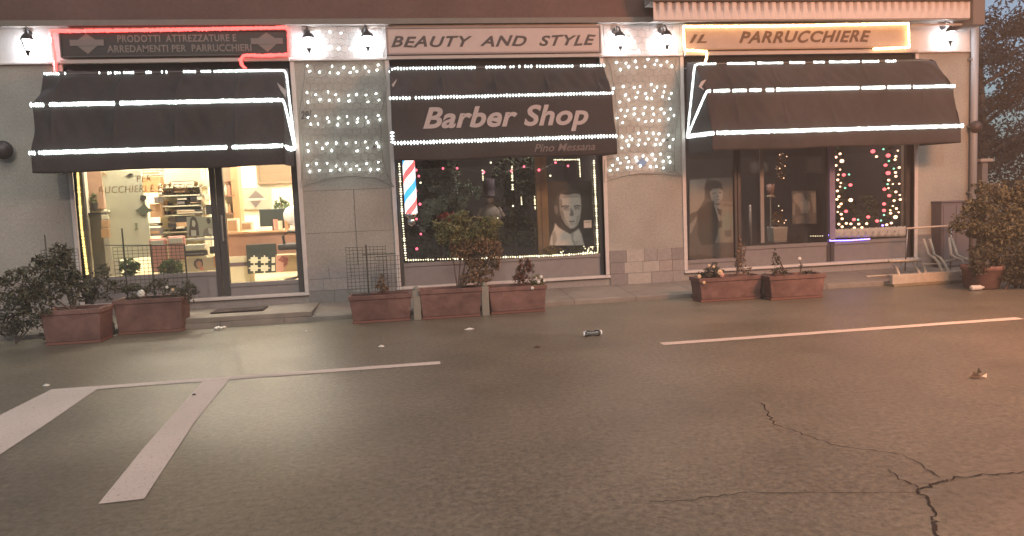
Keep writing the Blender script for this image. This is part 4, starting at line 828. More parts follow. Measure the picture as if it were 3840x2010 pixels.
poster('portrait_poster', 'large black and white poster of a man with a pale collar in the middle window', '7', g(.028), [(-5, 305), (330, 305), (335, 775), (0, 775)], .62, [
 (g(.05), [(78, 560), (60, 470), (72, 410), (110, 375), (170, 362), (225, 372), (250, 405), (252, 520), (240, 560)]),
 (g(.11), [(52, 490), (62, 478), (80, 490), (84, 530), (72, 550), (58, 530)]),
 (g(.36), [(92, 430), (100, 400), (150, 408), (200, 396), (236, 400), (247, 440), (248, 510), (240, 580), (222, 625), (200, 645), (172, 650), (140, 622), (115, 580), (98, 520)]),
 (g(.17), [(92, 430), (112, 440), (118, 520), (135, 580), (165, 635), (140, 622), (112, 580), (94, 520)]),
 (g(.05), [(104, 486), (135, 480), (162, 484), (165, 494), (135, 490), (108, 496)]), (g(.05), [(196, 484), (222, 478), (244, 484), (244, 493), (220, 488), (198, 494)]),
 (g(.24), [(100, 500), (165, 500), (160, 520), (106, 522)]), (g(.26), [(198, 500), (246, 498), (242, 516), (200, 518)]), (g(.22), [(168, 500), (178, 500), (176, 548), (166, 552)]), (g(.25), [(120, 560), (150, 600), (165, 640), (130, 610)]), (g(.27), [(215, 560), (242, 550), (232, 600), (205, 640)]), (g(.30), [(96, 415), (244, 408), (244, 425), (96, 432)]),
 (g(.10), [(118, 497), (150, 493), (156, 502), (128, 506)]), (g(.10), [(200, 497), (228, 493), (234, 501), (206, 505)]),
 (g(.12), [(178, 505), (190, 520), (197, 545), (188, 560), (170, 558), (164, 546), (176, 540)]),
 (g(.13), [(158, 596), (180, 592), (205, 596), (200, 603), (180, 605), (162, 603)]), (g(.22), [(165, 612), (195, 612), (188, 620), (172, 620)]),
 (g(.04), [(100, 590), (130, 635), (165, 660), (205, 655), (228, 625), (236, 640), (215, 672), (150, 675), (105, 645)]),
 (g(.42), [(62, 612), (85, 640), (130, 668), (170, 690), (200, 672), (232, 650), (252, 690), (258, 720), (272, 770), (18, 773), (30, 710), (50, 660)]),
 (g(.25), [(40, 690), (60, 665), (75, 720), (60, 770), (45, 770)]), (g(.26), [(170, 690), (200, 672), (190, 720), (215, 770), (198, 770), (180, 730)]), (g(.3), [(205, 745), (240, 735), (215, 760)])])
a, c, d_, e = rect('7', 270, 588, 323, 645, .19); b = MB(); b.box(a, c, .19, .196, d_, e, M['white'], .002); b.box(a+.01, c-.01, .188, .19, e-.03, e-.02, gr); tag(b.build('price_card'), 'small square white card stuck right of the portrait poster', 'card')
# sill items in middle window
b = MB(); q = P2('7', 40, 800, .3); b.leaves(q, (.14, .08, .06), 120, .05, mat('dry_leaf', (.22, .15, .06), .8), 9); b.leaves(P2('7', 230, 800, .3), (.25, .08, .05), 200, .05, dkg, 10); tag(b.build('sill_greenery'), 'dry leaves and fir twigs under the portrait poster', 'greenery')
t = thing('fairy_cluster', 'small heap of white fairy lights at the lower right of the middle window', 'fairy lights', P2('7', 300, 800, .2)); rd = random.Random(4); prev = P2('7', 100, 830, .2); cc = MB()
for i in range(22):
    x = 100+rd.random()*20 if i < 4 else 250+rd.random()*90; y = 825-rd.random()*(15 if i < 4 else 50); q = P2('7', x, y, .2); bb = MB(); bb.octa(q, .008, .008, .009, M['ledw']); bb.build('bulb', t); cc.tube([prev, q], .002, M['cable'], 4, False); prev = q
cc.build('cord', t)
b = MB(); q = P2('G', 60, 960, .2); b.tube([P2('G', 0, 915, .2), P2('G', 60, 925, .2), P2('G', 110, 960, .2)], .006, chrome); b.tube([P2('G', 70, 975, .2), P2('G', 110, 1000, .2)], .006, chrome); tag(b.build('tinsel'), 'thin silver tinsel curl beside the barber pole foot', 'tinsel')
# ------------------------------------------------------------------ right window
poster('man_poster', 'grey poster of a curly haired man in a dark jacket, left in the dark window', '7', g(.06), [(1030, 285), (1355, 275), (1362, 870), (1030, 872)], .60, [
 (g(.16), [(1032, 300), (1150, 290), (1140, 440), (1090, 520), (1032, 545)]), (g(.10), [(1180, 285), (1350, 280), (1352, 450), (1260, 450), (1200, 380)]),
 (g(.035), [(1150, 410), (1138, 360), (1150, 320), (1190, 300), (1235, 302), (1262, 325), (1270, 360), (1180, 440)]),
 (g(.19), [(1178, 385), (1200, 362), (1250, 358), (1272, 385), (1270, 430), (1245, 468), (1215, 470), (1190, 440)]), (g(.06), [(1192, 392), (1225, 388), (1226, 394), (1194, 399)]), (g(.06), [(1240, 388), (1264, 386), (1264, 393), (1242, 394)]), (g(.09), [(1225, 438), (1250, 436), (1246, 443), (1228, 444)]), (g(.08), [(1228, 400), (1240, 418), (1228, 424)]),
 (g(.03), [(1090, 520), (1160, 460), (1200, 450), (1235, 520), (1245, 600), (1235, 700), (1215, 760), (1120, 770), (1090, 700)]), (g(.14), [(1032, 620), (1085, 560), (1080, 600), (1050, 670), (1032, 690)]),
 (g(.21), [(1205, 470), (1230, 480), (1255, 480), (1262, 560), (1245, 600), (1225, 530)]),
 (mat('card_blank', (.24, .235, .21), .6), [(1255, 450), (1350, 455), (1358, 750), (1215, 752), (1235, 690), (1250, 600)]), (mat('card_green', (.21, .25, .23), .6), [(1272, 530), (1348, 528), (1350, 660), (1268, 665)]),
 (g(.07), [(1285, 662), (1332, 660), (1334, 705), (1308, 712), (1286, 702)]), (g(.10), [(1268, 470), (1290, 462), (1350, 478), (1345, 492), (1280, 490)]), (g(.05), [(1230, 500), (1268, 515), (1260, 560), (1240, 540)]), (g(.05), [(1240, 600), (1268, 590), (1266, 640), (1240, 645)])])
poster('woman_poster', 'faded poster of a pale haired woman behind the dark glass door', 'H', g(.05), [(735, 560), (1030, 560), (1035, 960), (740, 965)], .75, [
 (g(.13), [(750, 620), (800, 590), (860, 595), (890, 660), (950, 700), (960, 760), (930, 830), (850, 830), (830, 760), (790, 720), (760, 690)]), (g(.17), [(840, 700), (900, 690), (930, 760), (900, 800), (850, 780)]), (g(.11), [(960, 590), (1020, 580), (1030, 820), (1000, 830)]), (g(.10), [(745, 700), (780, 720), (770, 860), (745, 850)]), (g(.08), [(790, 880), (880, 870), (900, 950), (780, 960)])])
poster('framed_picture', 'dark square framed picture high behind the door, left of the purple post', 'H', g(.04), [(900, 150), (1100, 150), (1110, 350), (905, 350)], .9, [(g(.055), [(925, 180), (1080, 180), (1085, 320), (930, 320)])], 'picture')
poster('framed_picture', 'wide dark framed picture high behind the door, right of the grey bar', 'H', g(.04), [(230, 215), (450, 215), (460, 350), (235, 350)], .9, [(g(.055), [(250, 235), (430, 235), (435, 330), (255, 330)])], 'picture')
t = thing('hanging_decoration', 'brown tinsel decoration hanging with glints behind the glass door', 'decoration', P2('H', 620, 100, .35)); b = MB(); b.leaves(P2('H', 610, 270, .35), (.08, .06, .20), 420, .045, mat('bronze_tinsel', (.22, .14, .09), .4, .3, 9, metal=.4), 12, .8); b.build('tinsel', t)
for i, (x, y) in enumerate(((675, 150), (655, 265), (590, 130), (640, 410), (590, 295))): b = MB(); b.octa(P2('H', x, y, .30), .010, .005, .007, M['fairy']); b.build('glint_bead', t)  # glints on the tinsel are put in as glowing beads
t = thing('bust_lamp', 'small pinkish table lamp shade with pale base behind the door', 'lamp', P2('H', 475, 640, .5)); p = P2('H', 478, 640, .5); b = MB(); b.lathe([(.075, 0), (.03, .05)], p, mat('lamp_foot', (.24, .21, .19), .7), 18); b.build('foot', t, True); b = MB(); b.lathe([(.05, .05), (.065, .20), (.001, .205)], p, mat('lamp_shade', (.22, .15, .14), .8), 18); b.build('shade', t, True); b = MB(); b.tube([(p.x, p.y, .6), p], .01, M['metal']); b.build('stem', t)
for k, (x, y, lb) in enumerate(((235, 750, 'pale grey upright tube behind the dark door, left'), (380, 755, 'thin upright tube with a bright tip behind the dark door'))):
    p = P2('H', x, y, .4); q = P2('H', x+15, 1190, .4); b = MB(); b.tube([(p.x, .4, .56), (p.x, .4, p.z)], .022 if k == 0 else .01, M['panel']); b.ball((p.x, .4, p.z+.01), .016, M['white'], 10); tag(b.build('upright_tube', None, True), lb, 'tube')
t = thing('basket', 'pale square basket with a small lit arrangement behind the dark door', 'basket', P2('H', 600, 1200, .4)); a, c, d_, e = rect('H', 515, 995, 690, 1200, .4); b = MB(); b.box(a, c, .4, .62, .57, e, mat('basket_pale', (.28, .26, .24), .8, .1, 30), .012, top=.86)
for k in range(5): b.box(a+.01, c-.01, .394, .4, .6+k*(e-.6)/5, .604+k*(e-.6)/5, gr)
b.build('body', t); b = MB(); b.leaves(((a+c)/2, .5, e+.1), (.1, .07, .14), 200, .05, mat('brown_foliage', (.12, .07, .04), .8, .2, 9), 14); b.build('arrangement', t)
for i, (x, y) in enumerate(((575, 930), (665, 918), (645, 950), (578, 745), (620, 800))): b = MB(); b.octa(P2('H', x, y, .40), .010, .006, .007, M['fairy'] if i != 3 else M['ledw']); b.build('bulb', t)
t = thing('string_light', 'tiny row of bright white lamps low behind the dark door', 'light strip', P2('H', 960, 1110, .3)); b = MB(); b.tube([P2('H', 955, 1110, .3), P2('H', 1115, 1108, .3)], .004, M['cable']); b.build('cord', t)
for i in range(6): b = MB(); b.octa(P2('H', 965+i*28, 1108, .29), .010, .006, .006, M['ledw']); b.build('lamp', t)
# post with purple light put into its colour, and paper strip
a, c = P2('8', 312, 500, .09), P2('8', 352, 500, .09); b = MB(); b.box(a.x, c.x, .02, .08, .6, 3.2, mat('purple_lit_post', (.20, .17, .27), .5, .2, 4), .006); tag(b.build('window_post'), 'post coloured as lit purple, left of the U shaped fairy lights', 'post')
t = thing('paper_strip', 'crinkled white strip along the bottom of the fairy light window', 'paper strip', P2('8', 340, 750, .02)); b = MB(); vs = []; n = 80
for i in range(n+1):
    x = 335+(880-335)*i/n; yb = 755-(x-335)*.02; yt = 695-(x-335)*.045+4*sin(i*1.9)
    for k, yy in enumerate((yb, (yb*2+yt)/3, (yb+2*yt)/3, yt)): q = P2('8', x, yy, .06); vs.append((q.x, .06+.010*sin(i*.9+k)+.006*sin(i*2.3), q.z))
b.add(vs, [(i*4+j, (i+1)*4+j, (i+1)*4+j+1, i*4+j+1) for i in range(n) for j in range(3)], mat('paper_white', (.36, .34, .32), .8, .12, 40)); o = b.build('paper', t, True); md = o.modifiers.new('t', 'SOLIDIFY'); md.thickness = .003
rd = random.Random(9); b = MB()
for i in range(9):
    q = P2('8', 385+i*52, 724-i*2, .03); b.tube([q+Vector((rd.uniform(-.02, .02), 0, rd.uniform(-.02, .02))) for _ in range(4)], .0035, gr, 5)
b.build('grey_squiggles', t)
# U shaped fairy lights
t = thing('fairy_light_garland', 'U shaped garland of warm, pink and green fairy bulbs in the right window', 'fairy lights', P2('8', 400, 140, .2))
U = [(405, 148, 'f'), (375, 172, 'f'), (418, 200, 'F'), (375, 232, 'f'), (405, 262, 's'), (393, 298, 's'), (432, 300, 'r'), (470, 297, 'g'), (388, 336, 'f'), (410, 358, 's'), (480, 373, 'r'), (405, 385, 's'), (442, 395, 'g'), (385, 416, 'f'), (396, 456, 'f'), (382, 477, 'f'), (482, 482, 'F'), (412, 510, 'f'), (396, 530, 'f'), (388, 568, 's'), (448, 563, 'r'), (413, 584, 'f'), (420, 617, 'f'), (396, 656, 'f'), (420, 675, 'f'), (450, 650, 'f'), (483, 654, 'f'), (505, 622, 'r'), (535, 624, 'g'), (540, 655, 'f'), (508, 683, 'f'), (562, 680, 'f'), (597, 652, 'f'), (608, 604, 'r'), (672, 633, 'r'), (700, 630, 'g'), (668, 690, 'f'), (712, 665, 'p'), (742, 660, 'f'), (775, 648, 'f'), (805, 605, 'F'), (722, 590, 'g'), (722, 557, 'r'), (770, 577, 'f'), (768, 556, 's'), (828, 570, 's'), (812, 543, 'f'), (786, 525, 's'), (722, 510, 'r'), (795, 486, 'f'), (840, 478, 'f'), (760, 450, 'r'), (836, 445, 's'), (808, 423, 'f'), (725, 404, 'r'), (755, 396, 's'), (748, 367, 'g'), (786, 366, 's'), (832, 364, 's'), (756, 338, 'f'), (808, 310, 'f'), (752, 287, 'R'), (805, 283, 'f'), (793, 255, 'g'), (832, 247, 'f'), (733, 230, 'r'), (757, 200, 'g'), (802, 190, 'f'), (808, 166, 'f'), (752, 160, 'R'), (668, 168, 'f'), (642, 130, 'R'), (718, 115, 'g'), (822, 125, 's')]
cc = MB(); prev = None
for i, (x, y, k) in enumerate(U):
    q = P2('8', x, y, .16); mm = {'f': M['fairy'], 'F': M['fairy'], 's': M['fairy'], 'r': M['fairyr'], 'R': M['fairyr'], 'g': M['fairyg'], 'p': M['purple']}[k]; s_ = 1.55*{'f': .014, 'F': .022, 's': .010, 'r': .019, 'R': .024, 'g': .011, 'p': .012}[k]
    b = MB(); b.ball(q, s_*.95, mm, 8, .85); o = b.build('bulb', t)
    if prev is not None and (prev-q).length < .35: cc.tube([prev+Vector((0, .01, 0)), q+Vector((0, .01, 0))], .0022, M['cable'], 4, False)
    prev = q
cc.build('cord', t)
b = MB(); b.leaves(P2('8', 590, 560, .45), (.25, .12, .25), 200, .08, dkg, 33); b.leaves(P2('8', 760, 350, .35), (.10, .08, .7), 420, .06, dkg, 34); b.leaves(P2('8', 400, 380, .35), (.08, .08, .7), 380, .06, dkg, 35); tag(b.build('garland_greenery'), 'dark fir greenery behind the U shaped fairy lights', 'greenery')
# ------------------------------------------------------------------ planters
def planter(z, x0, x1, yt, yb, label, dep=.34, group='terracotta trough planters', lip=True):
    gp = gd(*zn(z, (x0+x1)/2, yb)); Y = gp.y; a, c = P2(z, x0, yb, Y).x, P2(z, x1, yb, Y).x; zt = P2(z, (x0+x1)/2, yt, Y).z
    t = thing('trough_planter', label, 'planter', ((a+c)/2, Y+dep/2, 0), group); m_ = M['terra']
    b = MB(); b.box(a+.012, c-.012, Y+.012, Y+dep-.012, .03, zt-.045, m_, .012, top=.93); b.build('trough', t)
    b = MB(); w_ = .035
    for q in ((a, c, Y, Y+w_), (a, c, Y+dep-w_, Y+dep), (a, a+w_, Y+w_, Y+dep-w_), (c-w_, c, Y+w_, Y+dep-w_)): b.box(*q, zt-.05, zt, m_, .006)
    b.build('rim', t)
    b = MB(); b.box(a+w_, c-w_, Y+w_, Y+dep-w_, zt-.05, zt-.03, M['soil']); b.build('soil', t)
    b = MB(); b.box(a+.03, c-.03, Y+.03, Y+dep-.03, .002, .03, mat('saucer', (.16, .07, .055), .8), .005); b.build('saucer', t)
    return a, c, Y, zt
q1a = planter('4', 262, 650, 1015, 1235, 'terracotta trough at the far left, under the leafy shrub', .42)
q1b = planter('4', 722, 1168, 945, 1165, 'terracotta trough left of the doorstep, with white flowers', .40)
q2a = planter('6', 118, 578, 1052, 1252, 'terracotta trough with wire trellis, left of the middle three')
q2b = planter('6', 625, 1085, 1008, 1222, 'terracotta trough holding the big drooping bush, middle of the three')
q2c = planter('6', 1125, 1552, 990, 1185, 'terracotta trough with white blossoms, right of the middle three')
q3a = planter('7', 1105, 1568, 998, 1172, 'terracotta trough with cream roses, left of the right hand pair')
q3b = planter('7', 1612, 2022, 985, 1160, 'terracotta trough with sparse twigs, right of the right hand pair')
a_ = at(2700, 1135, q3a[2]-.03); b = MB(); b.box(q3a[0]-.02, q3b[1]+.05, q3a[2]-.05, q3a[2]+.4, .001, .02, mat('tray_dark', (.10, .055, .045), .8), .004); 
# trellises
def trellis(z, x0, x1, y0, y1, Y, label, nx, ny, ends=True):
    a, c, d_, e = rect(z, x0, y0, x1, y1, Y); t = thing('wire_trellis', label, 'trellis', ((a+c)/2, Y, d_)); b = MB(); rd = random.Random(int(x0))
    for i in range(nx+1): x = a+(c-a)*i/nx+rd.uniform(-.004, .004); b.tube([(x, Y, d_), (x+rd.uniform(-.008, .008), Y, e+rd.uniform(-.01, .01))], .0028, M['wire'], 5)
    for j in range(ny+1): zz = d_+(e-d_)*j/ny+rd.uniform(-.004, .004); b.tube([(a, Y-.003, zz), (c, Y-.003, zz+rd.uniform(-.008, .008))], .0028, M['wire'], 5)
    b.build('mesh_panel', t)
    return t, a, c, d_, e
t, a, c, d_, e = trellis('4', 740, 1165, 598, 900, q1b[2]+.2, 'dark green wire trellis rising from the planter before the lit window', 15, 12)
for xx, yt_ in ((770, 500), (950, 600), (1165, 600)):
    p = P2('4', xx, yt_, q1b[2]+.19); b = MB(); b.tube([(p.x, p.y, .3), (p.x, p.y, p.z)], .009, M['wire']); b.build('stake', t)
b = MB(); b.tube([P2('4', 665, 606, q1b[2]+.19), P2('4', 1165, 606, q1b[2]+.19)], .006, M['wire']); b.build('top_rail', t)
t, a, c, d_, e = trellis('4', 285, 490, 625, 900, q1a[2]+.2, 'faint wire trellis behind the far left shrub', 9, 12)
p = P2('4', 282, 540, q1a[2]+.19); b = MB(); b.tube([(p.x, p.y, .3), p], .007, M['wire']); b.build('stake', t)
t, a, c, d_, e = trellis('6', 108, 375, 695, 1040, q2a[2]+.2, 'loose dark wire trellis in the trough left of the big bush', 10, 13)
p = P2('6', 235, 690, q2a[2]+.19); b = MB(); b.tube([(p.x, p.y, .3), p], .010, M['wire']); b.build('stake', t); b = MB(); b.tube([P2('6', 210, 762, q2a[2]+.18), P2('6', 445, 752, q2a[2]+.18)], .007, M['wire']); b.build('cane', t)
a, c, d_, e = rect('6', 320, 765, 490, 1030, q2a[2]+.24); b = MB()
for i in range(8): x = a+(c-a)*i/7; b.tube([(x, q2a[2]+.24, d_), (x, q2a[2]+.24, e)], .0026, M['wire'], 5)
for j in range(9): zz = d_+(e-d_)*j/8; b.tube([(a, q2a[2]+.237, zz), (c, q2a[2]+.237, zz)], .0026, M['wire'], 5)
b.build('second_mesh', t)
# plants
def plant(name, label, cat, blobs, Y, root, stems, group=None, size=.05, lm=None, n=260, stm=None, fl=None, up=0, fillv=.6):
    t = thing(name, label, cat, root, group); b = MB()
    rq = random.Random(len(label)+len(blobs))
    for i, (z, x, y, rx, ry, rz) in enumerate(blobs):
        c0 = P2(z, x, y, Y); N_ = int(n*max(.3, rx*rz*40)); b.leaves(c0, (rx*.75, ry*.8, rz*.75), N_//3, size, lm, len(label)*7+i, .7, up)
        for k in range(6):
            a = rq.uniform(0, 2*pi); q = rq.uniform(.45, 1.05); s_ = rq.uniform(.22, .5); v = Vector((rx*q*cos(a), ry*rq.uniform(-.8, .6), rz*q*sin(a))); b.leaves(c0+v, (rx*s_, ry*s_, rz*s_*1.2), N_//9, size*rq.uniform(.75, 1.2), lm, i*50+k, .7, up)
            if k < 3: b.tube([c0, c0+v, c0+v*1.35+Vector((0, 0, up*.03))], [.004, .003, .0015], bark, 4, False)
    b.build('foliage', t); b = MB()
    for (z, x, y) in stems:
        q = P2(z, x, y, Y); r_ = Vector(root); mid = r_.lerp(q, .5)+Vector((.03, .01, 0)); b.tube([r_, mid, q], [.010, .007, .003], stm or bark, 6)
    b.build('stems', t)
    if fl:
        for (z, x, y, r_, mm) in fl:
            q = P2(z, x, y, Y-.12); b = MB()
            for k in range(9): 
                a = k*2*pi/8; b.octa(q+Vector((r_*.5*cos(a), -r_*.2, r_*.5*sin(a)))if k < 8 else q+Vector((0, -r_*.4, 0)), r_*.5, r_*.35, r_*.5, mm)
            b.build('blossom', t, True)
    return t
oliv = mat('olive_leaf', (.022, .026, .014), .75, .3, 9, col2=(.085, .08, .045), island=True)
oliv2 = mat('yellow_green_leaf', (.06, .065, .025), .75, .3, 9, col2=(.20, .185, .08), island=True)
rust = mat('rusty_leaf', (.07, .045, .028), .8, .3, 9, col2=(.24, .15, .085), island=True)
rdk = mat('dark_shrub_leaf', (.022, .022, .014), .8, .3, 9, col2=(.075, .07, .045), island=True)
wf = mat('white_petal', (.62, .60, .55), .6); cfm = mat('cream_petal', (.60, .44, .28), .6); pf = mat('pink_petal', (.55, .3, .25), .6)
Yp = q1a[2]+.1
plant('leafy_shrub', 'dark leafy shrub filling the far left trough', 'shrub', [('4', 330, 690, .20, .16, .12), ('4', 250, 780, .30, .2, .14), ('4', 400, 760, .18, .16, .22), ('4', 130, 850, .22, .18, .14), ('4', 330, 880, .34, .22, .16), ('4', 450, 860, .16, .16, .18), ('4', 90, 960, .22, .2, .14), ('4', 250, 960, .30, .2, .12), ('4', 200, 1060, .2, .16, .10)], Yp, ((q1a[0]+q1a[1])/2, Yp, .35), [('4', 300, 700), ('4', 400, 740), ('4', 130, 820), ('4', 90, 940), ('4', 480, 770)], size=.055, lm=oliv, n=260)
plant('leafy_shrub', 'low dark weeds spilling over the kerb at the far left', 'shrub', [('4', 60, 1020, .22, .14, .12), ('4', 130, 1120, .25, .14, .10), ('4', 30, 1150, .2, .12, .08), ('4', 300, 1150, .12, .08, .12)], gd(*zn('4', 60, 1230)).y, (gd(*zn('4', 100, 1230)).x, gd(*zn('4', 100, 1230)).y, 0), [('4', 60, 1000), ('4', 150, 1080), ('4', 220, 1050)], size=.05, lm=rdk, n=260)
Yp = q1b[2]+.16
plant('flowering_plant', 'green bed plant with one large white rose, left of the doorstep', 'plant', [('4', 740, 880, .2, .14, .09), ('4', 870, 890, .24, .16, .08), ('4', 1010, 880, .2, .14, .10), ('4', 1120, 900, .14, .14, .07), ('4', 560, 880, .14, .12, .14), ('4', 640, 800, .10, .10, .20), ('4', 1200, 890, .12, .1, .10), ('4', 600, 930, .2, .1, .06)], Yp, ((q1b[0]+q1b[1])/2, Yp, .32), [('4', 700, 860), ('4', 895, 900), ('4', 1060, 880), ('4', 1220, 870)], size=.045, lm=oliv, n=330, fl=[('4', 893, 910, .052, wf), ('4', 1055, 872, .020, wf), ('4', 1092, 888, .022, cfm), ('4', 520, 868, .022, mat('dull_bloom', (.2, .17, .15), .7))])
p = gd(*zn('4', 700, 1170)); t = thing('small_figure_pot', 'pale stone bottle shaped ornament between the two left troughs', 'ornament', p); b = MB(); b.lathe([(.045, 0), (.055, .03), (.05, .12), (.025, .18), (.022, .24), (.04, .27), (.001, .30)], p, mat('dull_stone', (.19, .155, .13), .8, .2, 20), 14); b.build('body', t, True)
p = gd(*zn('4', 230, 1120)); b = MB(); rd = random.Random(2)
b.ball((p.x, p.y, .12), .07, mat('crumpled_white', (.24, .21, .18), .8, .2, 20), 12, .8); b.tube([(p.x-.2, p.y, .13), (p.x-.08, p.y, .16), (p.x, p.y, .16)], [.015, .03, .05], mat('crumpled_white', (.24, .21, .18), .8)); tag(b.build('crumpled_cover', None, True), 'crumpled pale cloth among the weeds at the far left', 'cloth')
Yp = q2b[2]+.17
plant('drooping_bush', 'large yellow green bush with drooping rusty fronds in the middle trough', 'shrub', [('6', 900, 490, .20, .18, .06), ('6', 1060, 510, .24, .2, .07), ('6', 780, 560, .14, .16, .08), ('6', 1000, 570, .34, .26, .10), ('6', 850, 620, .20, .2, .10), ('6', 1120, 590, .18, .2, .12), ('6', 1000, 640, .3, .24, .08)], Yp, ((q2b[0]+q2b[1])/2+.1, Yp, .3), [('6', 900, 560), ('6', 1000, 520), ('6', 1100, 560), ('6', 800, 600)], size=.042, lm=oliv2, n=620, up=.6)
plant('drooping_fronds', 'rusty brown fronds hanging beneath the yellow green bush', 'shrub', [('6', 930, 700, .16, .18, .12), ('6', 1080, 690, .20, .2, .10), ('6', 1140, 730, .10, .16, .18), ('6', 1010, 760, .20, .18, .12), ('6', 1040, 850, .17, .15, .12), ('6', 1000, 920, .13, .12, .09), ('6', 1130, 840, .08, .1, .12), ('6', 1050, 960, .13, .1, .06), ('6', 880, 690, .08, .1, .10)], Yp-.03, ((q2b[0]+q2b[1])/2+.1, Yp, .3), [('6', 1000, 800), ('6', 1050, 760), ('6', 1140, 760), ('6', 960, 720)], size=.048, lm=rust, n=520, up=-1.2)
plant('dry_plant', 'reddish dry plant behind the white blossoms in the right trough of three', 'plant', [('6', 1380, 880, .09, .08, .14), ('6', 1350, 930, .12, .08, .08), ('6', 1400, 820, .04, .05, .1)], q2c[2]+.16, ((q2c[0]+q2c[1])/2, q2c[2]+.17, .3), [('6', 1380, 830), ('6', 1340, 900)], size=.045, lm=mat('red_brown_leaf', (.05, .025, .018), .8, .3, 9, col2=(.16, .075, .05), island=True), n=500)
plant('blossom_plant', 'small green plant with white blossoms at the right edge of the troughs', 'plant', [('6', 1480, 950, .10, .1, .08), ('6', 1500, 1000, .10, .08, .06), ('6', 1450, 990, .06, .07, .06)], q2c[2]+.12, (q2c[1]-.12, q2c[2]+.15, .3), [('6', 1490, 940)], size=.04, lm=oliv2, n=520, fl=[('6', 1500, 922, .026, wf), ('6', 1482, 958, .024, wf), ('6', 1522, 952, .018, wf), ('6', 1436, 1002, .024, wf), ('6', 1466, 930, .014, wf)])
plant('sprig', 'small brown sprig growing behind the left wire trellis trough', 'plant', [('6', 355, 960, .07, .06, .10), ('6', 340, 1000, .08, .06, .05)], q2a[2]+.12, ((q2a[0]+q2a[1])/2, q2a[2]+.15, .3), [('6', 355, 930)], size=.04, lm=rust, n=300)
plant('rose_plant', 'low plant with cream roses at the left end of the right troughs', 'plant', [('7', 1180, 960, .12, .1, .10), ('7', 1150, 1000, .13, .1, .06), ('7', 1230, 980, .08, .08, .08)], q3a[2]+.12, (q3a[0]+.15, q3a[2]+.15, .3), [('7', 1170, 930), ('7', 1240, 960)], size=.045, lm=rdk, n=500, fl=[('7', 1250, 965, .042, cfm), ('7', 1265, 985, .034, pf), ('7', 1100, 995, .030, cfm), ('7', 1172, 918, .022, cfm), ('7', 1135, 1040, .026, cfm), ('7', 1205, 925, .022, cfm)])
plant('twiggy_plant', 'tall dry brown twigs in the left trough of the right hand pair', 'plant', [('7', 1400, 860, .07, .06, .2), ('7', 1390, 780, .05, .05, .12), ('7', 1430, 940, .06, .06, .10)], q3a[2]+.17, (q3a[1]-.28, q3a[2]+.17, .3), [('7', 1400, 740), ('7', 1370, 800), ('7', 1440, 780), ('7', 1350, 900)], size=.04, lm=rust, n=170)
plant('twiggy_plant', 'short brown twigs in the right trough of the right hand pair', 'plant', [('7', 1690, 960, .16, .08, .04), ('7', 1650, 880, .06, .05, .14), ('7', 1880, 970, .12, .08, .025)], q3b[2]+.17, ((q3b[0]+q3b[1])/2-.1, q3b[2]+.17, .3), [('7', 1650, 820), ('7', 1690, 900), ('7', 1600, 940)], size=.04, lm=rdk, n=260)
plant('single_flower', 'single small white flower on a thin stem in the right hand trough', 'flower', [('8', 118, 960, .03, .03, .03)], q3b[2]+.15, (P2('8', 115, 990, q3b[2]+.15).x, q3b[2]+.15, .3), [('8', 112, 915)], size=.03, lm=rdk, n=60, fl=[('8', 112, 905, .026, wf)])
p = gd(2877, 1122); b = MB(); b.lathe([(.05, 0), (.06, .06), (.045, .2), (.055, .26), (.03, .30), (.001, .31)], (p.x, p.y+.06, .02), mat('gap_dark', (.04, .03, .028), .5), 14); tag(b.build('dark_gap_shape', None, True), 'dark shape added for the dark gap between the two right hand troughs', 'jar')  # fills the space between the troughs, standing in for its darkness
for xx, yy, lb in ((603, 1110, 'pale upright post end between the left and middle of the three troughs'), (1098, 1080, 'pale upright post end between the middle and right of the three troughs')):
    p = P2('6', xx, yy, q2b[2]+.02); b = MB(); b.box(p.x-.045, p.x+.045, q2b[2]+.02, q2b[2]+.1, .0, .36, mat('pale_post', (.20, .185, .155), .8, .1, 20), .01); b.ball((p.x, q2b[2]+.06, .375), .035, mat('pale_post', (.2, .185, .155), .8), 10); tag(b.build('short_post'), lb, 'post')
# ------------------------------------------------------------------ bike rack at the right
t = thing('bike_rack', 'pale bicycle rack with bent tube loops on a long base at the right end', 'bike rack', gd(*zn('C', 400, 1180)))
Yb = -1.15; rk = mat('rack_paint', (.46, .39, .31), .6, .15, 15)
def PR(x, y, Y): return P2('C', x, y, Y)
xa_, xb_ = PR(20, 1150, Yb).x, PR(820, 1100, Yb).x
b = MB(); b.box(xa_, xb_, Yb, Yb+.06, .03, .16, rk, .01); b.box(xa_, xb_, Yb+.55, Yb+.60, .03, .10, rk, .01); b.box(xa_, xb_, Yb-.03, Yb+.62, .0, .03, mat('rack_base', (.22, .175, .11), .8, .2, 10), .005); b.build('base_rails', t)
loops = [[(330, 690), (385, 850), (440, 880), (485, 930), (530, 1050)], [(395, 690), (440, 850), (500, 880), (550, 950), (600, 1050)], [(590, 680), (610, 850), (660, 885), (720, 900), (800, 1035)], [(615, 685), (670, 850), (740, 885), (790, 915)], [(240, 950), (270, 1000), (300, 1050)], [(315, 935), (345, 1000), (355, 1050)], [(30, 950), (65, 1000), (85, 1050)]]
for l in loops:
    n_ = len(l); b = MB(); b.tube([PR(x, y, Yb+.50-.44*min(1, i/(n_-1))) for i, (x, y) in enumerate(l)], .019, rk, 8); b.build('tube_loop', t, True)
b = MB(); b.tube([PR(-20, 915, Yb+.3), PR(300, 905, Yb+.3)], .018, rk, 8); b.tube([PR(310, 945, Yb+.35), PR(510, 940, Yb+.35)], .010, rk, 8); b.tube([PR(540, 915, Yb+.35), PR(800, 880, Yb+.35)], .010, rk, 8); b.build('cross_rail', t, True)
